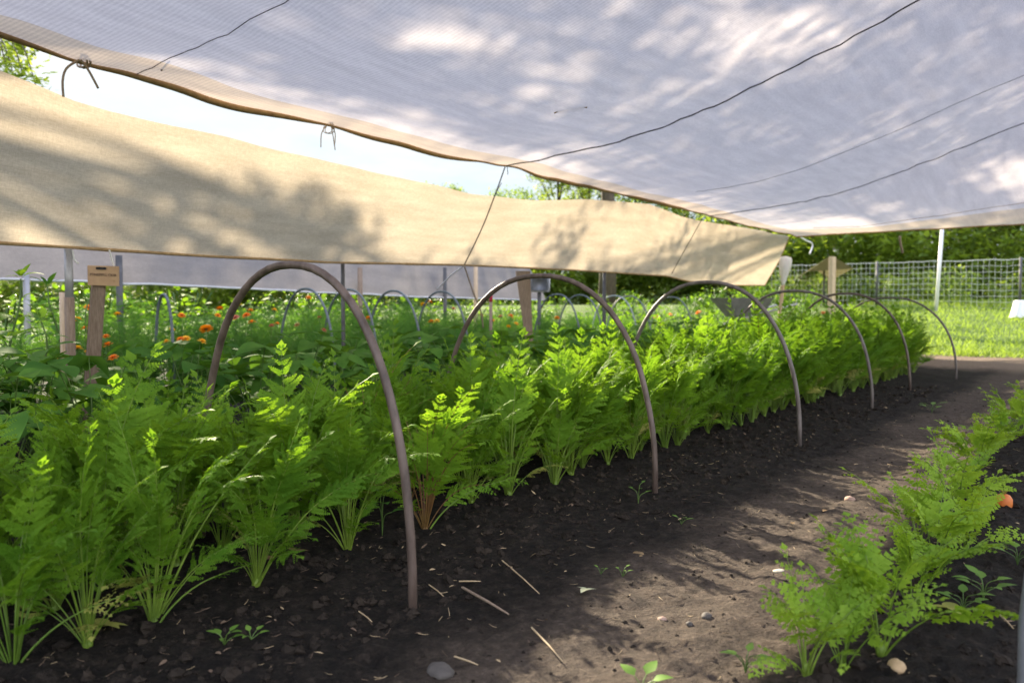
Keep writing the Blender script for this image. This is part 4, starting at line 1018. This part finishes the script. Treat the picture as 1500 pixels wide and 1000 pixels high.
left_trees = [(-180, 52, 1.0), (-60, 55, 1.0), (60, 50, .95), (170, 56, 1.0), (270, 55, 1.02), (360, 52, .92), (460, 55, .9), (560, 52, .80), (650, 54, .74), (735, 50, .70), (775, 46, .72), (815, 44, .78), (860, 44, .82), (930, 42, .80), (1000, 40, .8), (1070, 38, .8)]
for i, (px, y, sc) in enumerate(left_trees):
    far_tree(px, y, sc, i % 3, 'distant tree seen through the gap above the burlap' if i < 12 else 'distant tree beyond the far end of the burlap')
def shrub_at(px, y, sc, label, v): 
    d = ray(px, 450); p = CAM + d * (y / d.y)
    return place_plant('shrub', 'shrub', SHV[v], Vector((p.x, p.y, gz(p.x, p.y))), rng.uniform(0, 6.28), sc, label, 'shrubs along the fence', names=('leaves', 'stems'))
SHV = [bush_variant(700 + i, M['shrub'], 1.3, .6, 420, (.06, .13)) for i in range(2)] + [bush_variant(710, M['tree'], 1.3, .7, 420, (.08, .15))]
shl = ['sprawling dark shrub', 'pale feathery shrub', 'yellow-green shrub', 'low bushy shrub', 'tall twiggy shrub', 'round leafy shrub']
for i, px in enumerate((1155, 1185, 1215, 1250, 1285, 1315, 1345, 1365, 1395, 1420, 1455, 1490, 1530)):
    q = (1640 - px) / 510; y = 19 + 8 * q
    shrub_at(px + rng.uniform(-8, 8), y + rng.choice([.7, 1.2, -.4]), rng.uniform(.6, 1.0), f'{ordn[i]} shrub along the wire fence, counted from the wooden post side', i % 3)
# undergrowth at the foot of the wood (stuff)
mb = MB(); r = random.Random(8)
for i in range(620):
    px = r.uniform(-500, 1750); y = r.uniform(29, 33) if px > 1080 else r.uniform(38, 43)
    d = ray(px, 450); p = CAM + d * (y / d.y); p.z = gz(p.x, p.y) + r.uniform(.1, 2.6); crown_leaves(mb, p, r.uniform(.8, 1.3), 95, .36, r)
tag(mb.build('undergrowth', M['tree2']), 'dark undergrowth along the foot of the wood', 'undergrowth', kind='stuff')

# trees standing sunward: their crowns throw the dappled shade on the cloths
big = [(3.2, 13.0, 'tall spreading tree beyond the burlap with long limbs'), (22.0, 12.5, 'tall tree beyond the far end of the beds'), (-7.0, 12.5, 'tall tree beyond the near end of the burlap')]
bm = [(MB(), MB()) for _ in big]; bases = [gp(s, t) for s, t, _ in big]
r = random.Random(77)
def clump_at(target, D, R, n=62, force=False):
    c = target + SH * D + Vector((0, 0, D * math.tan(SUN_EL)))
    # keep the gap above the burlap sunny where the photograph has its light band
    s_, t_ = ST(c.x, c.y); k = (t_ - HT - .08) / math.cos(SUN_AZ); zg = c.z - k * math.tan(SUN_EL); sg = s_ - k * math.sin(SUN_AZ)
    if not force and -1.6 < sg < 6.0 and 1.85 - R < zg < 2.3 + R * .95: return False
    if c.y > 1:
        k_ = FPX / c.y; px = 750 + c.x * k_; py = 450 - (c.z - CAMZ) * k_; rp = R * k_ * 1.25
        hy = float(np.interp(px, [-400, 0, 120, 480, 740, 870, 1010, 1200], [-60, 50, 84, 184, 243, 275, 310, 345]))
        if not force and px > 40 and py + rp > hy - 8 and py - rp < hy + 130: return False
    j = min(range(3), key=lambda q: (Vector((bases[q].x, bases[q].y, 0)) - Vector((c.x, c.y, 0))).length)
    ml, mt = bm[j]; crown_leaves(ml, c - bases[j], R, n, .17, r, .9)
    if r.random() < .5 and c.z > 7.5:
        b = bases[j]; h0 = Vector((0, 0, max(6.5, c.z * .7))); e = c - b
        string(mt, [h0, h0.lerp(e, .5) + Vector((0, 0, .3)), e], .03, 5)
    return True
n_ok = 0
for i in range(24):                                   # burlap shade
    s = r.uniform(-2, 13); 
    if s > 7.0 and r.random() < .35: continue
    clump_at(W(s, 3.8, r.uniform(1.2, 1.85)), r.uniform(12, 19), r.uniform(.35, .6), 70)
for i in range(14): clump_at(W(r.uniform(1.5, 3.5), 3.8, r.uniform(1.3, 1.75)), r.uniform(12, 17), r.uniform(.35, .5), 80)
for i in range(115):                                  # canopy shade
    s = r.uniform(-2, 13); t = r.uniform(-2.6, 3.2)
    if s > 11.2: continue
    clump_at(W(s, t, roof_z(s, t)), r.uniform(12, 20), r.uniform(.6, 1.1), 110)
for i in range(90):                                   # canopy near the eaves
    s = r.uniform(-1.5, 8.5); t = r.uniform(.6, 3.2)
    clump_at(W(s, t, roof_z(s, t)), r.uniform(12, 19), r.uniform(.28, .42), 60)
for i in range(120):
    s = r.uniform(5.2, 10.6); t = r.uniform(-2.3, 2.4)
    clump_at(W(s, t, roof_z(s, t)), r.uniform(13, 21), r.uniform(.6, 1.0), 110)
for i in range(170):                                  # shade over beans and marigolds
    s = r.uniform(-2, 9.5); clump_at(W(s, r.uniform(2.9, 5.4), .4), r.uniform(13, 19), r.uniform(.4, .7), 90)
for i in range(5): clump_at(W(r.uniform(1.2, 1.7), HT + .08, r.uniform(1.95, 2.35)), r.uniform(13, 17), r.uniform(.3, .5), 60)
for i in range(40):                                   # shade over the grey cover
    s = r.uniform(-3, 10.5); c_ = W(s, 7.5, r.uniform(1.1, 1.9)); clump_at(c_, r.uniform(7, 12), r.uniform(.4, .7), 70)
for px, py in ((-14, 70), (8, 92), (22, 118), (2, 150), (-20, 120), (34, 112), (10, 175), (52, 125)):
    c = CAM + ray(px, py) * (10.5 / ray(px, py).y); j = 2 if (bases[2] - c).length < (bases[0] - c).length else 0
    crown_leaves(bm[j][0], c - bases[j], .30, 40, .13, r); string(bm[j][1], [(c - bases[j]) + Vector((-.5, .2, .9)), (c - bases[j]) + Vector((-.2, .1, .5)), c - bases[j]], .008, 5)
for j, (s, t, lab) in enumerate(big):
    o = empty('shade_tree', bases[j], lab, 'tree', 'tall trees throwing shade on the cloths')
    ml, mt = bm[j]
    tube(mt, [Vector((0, 0, -.3)), Vector((.1, 0, 2.5)), Vector((.0, .2, 5.5)), Vector((.2, .1, 9.0)), Vector((.1, .1, 12))], [.34, .25, .2, .12, .04], 10)
    ml.build('crown', M['tree'], o); mt.build('trunk', M['bark'], o)

# ------------------------------------------------------------------ soil litter
def mini_lump(mb, p, r_, rr, seed):
    vs = []; fs = []
    for i in range(4):
        th = math.pi * (.12 + .76 * i / 3)
        for j in range(6):
            a = math.pi * j / 3 + i * .4; q = r_ * rr.uniform(.6, 1.3); vs.append(p + Vector((math.sin(th) * math.cos(a) * q, math.sin(th) * math.sin(a) * q, math.cos(th) * q * .8)))
    for i in range(3):
        for j in range(6): fs.append((i * 6 + j, (i + 1) * 6 + j, (i + 1) * 6 + (j + 1) % 6, i * 6 + (j + 1) % 6))
    fs.append((0, 1, 2, 3, 4, 5)); fs.append((23, 22, 21, 20, 19, 18)); mb.add(vs, fs)
mb = MB(); r = random.Random(21)
for i in range(17000):
    s = -1.2 + 8.5 * r.random() ** 1.7; t = r.uniform(-2.0, .62)
    onp = -1.0 < t < -.1
    if onp and r.random() < .8: continue
    q = W(s, t); z = gz(q.x, q.y, True); rad = (.002 + .006 * r.random() ** 3) if onp else .0025 + .020 * r.random() ** 4.8
    mini_lump(mb, Vector((q.x, q.y, z - rad * .05)), rad, r, i)
tag(mb.build('soil_crumbs', M['clod'], smooth=False), 'dark crumbs of loose soil scattered over the bed', 'soil', kind='stuff')
mb = MB()
for i in range(1500):
    s = -1.0 + 8.5 * r.random() ** 1.5; t = r.uniform(-1.9, .75); q = W(s, t); z = gz(q.x, q.y, True) + .004
    a = r.uniform(0, 6.28); L = r.uniform(.004, .03) if r.random() < .93 else r.uniform(.03, .07); d = Vector((math.cos(a), math.sin(a), r.uniform(-.1, .25))); p = Vector((q.x, q.y, z))
    sd = Vector((-math.sin(a), math.cos(a), 0)) * r.uniform(-.12, .12) * L
    tube(mb, [p - d * L * .5, p + sd * .5, p + d * L * .5 + Vector((0, 0, .003))], r.uniform(.0004, .0009), 4, mi=0 if r.random() < .5 else 1)
for i in range(520):
    s = -1.0 + 8.5 * r.random() ** 1.4; t = r.choice((r.gauss(.35, .2), r.uniform(-1.8, .5))); q = W(s, t); z = gz(q.x, q.y, True) + .004
    a = r.uniform(0, 6.28); L = r.uniform(.008, .026); leaf(mb, Vector((q.x, q.y, z)), Vector((math.cos(a), math.sin(a), r.uniform(-.1, .5))), Vector((r.uniform(-.6, .6), r.uniform(-.6, .6), 1)), L, L * r.uniform(.25, .6), .4, r.uniform(-.6, .8), None, 3, r.choice((0, 1, 1)))
tag(mb.build('straw_litter', [M['straw'], M['twig']]), 'bits of dry straw and fibre scattered over the soil', 'litter', kind='stuff')
def stick(p0, p1, r_, m, name, label, cat='stick', lift=.012):
    a = at_z(*p0, .01); b = at_z(*p1, .01); a.z = gz(a.x, a.y) + lift; b.z = gz(b.x, b.y) + lift
    mb = MB(); mid = a.lerp(b, .58) + Vector((.002, .001, .0)); tube(mb, [Vector((0, 0, 0)), a.lerp(b, .03) - a, mid - a, b - a], [r_ * .3, r_ * .75, r_ * .7, r_ * .4], 6); o = mb.build(name, m); o.location = a; return tag(o, label, cat)
stick((778, 918), (824, 970), .0034, M['straw'], 'straw_stalk', 'pale split straw stalk lying on bare soil below the brown stick')
stick((676, 858), (745, 898), .0055, M['wood'], 'stick', 'thick brown stick lying between the first hoop foot and the straw')
stick((735, 822), (790, 868), .003, M['straw'], 'straw_stalk', 'thin bent straw above the thick brown stick')
stick((672, 850), (704, 850), .003, M['straw'], 'straw_stalk', 'short straw lying level beside the first hoop foot')
stick((665, 963), (700, 975), .003, M['straw'], 'straw_stalk', 'short tan straw beside the big grey stone')
stick((628, 855), (650, 872), .0025, M['straw'], 'straw_stalk', 'small pale straw just past the first hoop foot')
stick((525, 896), (545, 912), .0025, M['straw'], 'straw_stalk', 'small pale straw before the first hoop foot')
stick((1232, 902), (1284, 916), .005, M['carrot_root'], 'red_stalk', 'pinkish red carrot stalk lying under the young carrots', 'stalk')
stick((1460, 920), (1484, 940), .003, M['straw'], 'straw_stalk', 'pale straw in the shade beyond the young carrots')
lump('stone', 645, 968, .026, .6, M['stone'], 'rounded grey stone half sunk in the dark soil', 'stone', 1, 1.35)
lump('stone', 970, 893, .010, .8, M['pinkstone'], 'small pinkish pebble at the edge of the sunlit path', 'stone', 2, 1.2)
lump('stone', 1035, 895, .013, .7, M['stone'], 'small tan clod on the path by the ridge', 'stone', 3, 1.3)
lump('stone', 1245, 726, .016, .9, M['pinkstone'], 'reddish clod at the top end of the sunlit path patch', 'stone', 5, 1.4)
lump('stone', 935, 801, .020, .35, M['dry_leaf'], 'flat mossy brown lump on the shaded soil', 'stone', 6, 1.8)
lump('stone', 1010, 905, .008, .9, M['stone'], 'tiny grey pebble on the sunlit path', 'stone', 7, 1.2)
lump('wood_chip', 1141, 831, .013, .35, M['chip'], 'pale flat chip lying on the sunlit path', 'wood chip', 8, 1.5)
# small weeds and fallen leaves
def seedling(px, py, sc, label, n=5, m='weed', L=.03, stemh=.03, name='seedling'):
    p = at_z(px, py, .01); p.z = gz(p.x, p.y, True); r_ = random.Random(px)
    o = empty(name, p, label, 'seedling', 'small weeds on the soil'); ms = MB(); ml = MB()
    for k in range(n):
        az = k * 2.4 + r_.uniform(-.3, .3); z = stemh * (.4 + .6 * k / n) * sc; d = Vector((math.cos(az), math.sin(az), .45)).normalized()
        string(ms, [Vector((0, 0, 0)), Vector((d.x * .008, d.y * .008, z)), d * .02 * sc + Vector((0, 0, z))], .0012, 4)
        leaf(ml, d * .02 * sc + Vector((0, 0, z)), d, Vector((0, 0, 1)), L * sc * r_.uniform(.7, 1.2), L * sc * .55, .15, .4, ovate, 4)
    ms.build('stems', M['bean_stem'], o); ml.build('leaves', M[m], o); return o
seedling(328, 940, 1.0, 'little upright seedling on dark soil before the first hoop', 6)
seedling(368, 940, .9, 'tiny star-shaped seedling beside the taller one', 4, stemh=.012)
seedling(940, 1016, 1.2, 'bright green seedling cut by the bottom of the picture', 4, 'weed', .045, .008)
seedling(998, 765, .9, 'tiny seedling alone on soil past the second hoop', 3)
seedling(1365, 606, 2.2, 'pale weed on the soil beside the fourth hoop', 6)
seedling(935, 735, 1.6, 'thin sprout beside the second hoop foot', 4, L=.018, stemh=.05)
seedling(560, 790, 1.8, 'leafy weed growing beside the first hoop', 5, 'bean', .035, .09)
seedling(912, 842, .8, 'tiny spiky sprout on the soil between hoop and path', 4, L=.02)
seedling(880, 838, .7, 'tiny grass sprout beside the spiky one', 3, L=.022)
seedling(1490, 840, 1.6, 'small leafy weed behind the young carrots', 6)
seedling(1440, 900, 1.6, 'sprawling small weed beside the pipe leg', 7)
seedling(1410, 920, 1.4, 'pale low weed under the young carrots', 6, 'weed')
seedling(1092, 990, 1.3, 'round-leaved weed before the young carrots', 6, 'weed', .025, .03)
def fallen(px, py, L, m, label, n=1, rot=0):
    p = at_z(px, py, .01); p.z = gz(p.x, p.y, True) + .012; ml = MB()
    for k in range(n):
        a = rot + k * 1.9; leaf(ml, Vector((0, 0, .002 * k)), Vector((math.cos(a), math.sin(a), .12)), Vector((.1, .2, 1)), L, L * .62, .2, .25, ovate, 5)
    o = ml.build('fallen_leaf', M[m]); o.location = p; return tag(o, label, 'leaf', 'fallen leaves on the soil')
fallen(858, 868, .034, 'pale_leaf', 'pale folded leaf lying in the middle of the soil', 3, .4)
fallen(150, 932, .06, 'yellow_leaf', 'yellowing lobed leaf at the foot of the front carrots', 4, .2)
fallen(430, 826, .05, 'dry_leaf', 'dry brown leaf beside the fourth carrot plant', 2, .3)
fallen(395, 838, .05, 'dry_leaf', 'curled tan leaf at the foot of the third carrot plant', 2, 2)
fallen(1390, 930, .06, 'yellow_leaf', 'yellow-green drooping leaf beside the young carrots', 3, 1)
fallen(1160, 770, .03, 'dry_leaf', 'brown curled leaf on the path', 1, 1)
fallen(1210, 760, .03, 'dry_leaf', 'brown leaf scrap near the sunlit path end', 2, 2)
# low frond of the carrot row reaching over the soil
def low_frond(px, py, az, label, L=.34, m='carrot'):
    p = at_z(px, py, .03); p.z = gz(p.x, p.y); ml = MB(); ms = MB(); r_ = random.Random(px)
    frond(ml, ms, Vector((0, 0, 0)), az, 1.25, L, .55, .35, r_, .0035, 6, .8)
    o = empty('carrot_frond', p, label, 'carrot frond', 'low carrot fronds over the soil'); ml.build('leaflets', M[m], o); ms.build('stalk', M['carrot_stem'], o)
low_frond(628, 772, .35, 'low carrot frond stretched out over the soil past the first hoop', .36)
low_frond(24, 968, .45, 'yellow-green carrot frond lying over the soil at the near corner', .30, 'yellow_leaf')
low_frond(232, 905, .5, 'bent carrot frond lying over the soil before the fourth plant', .26)
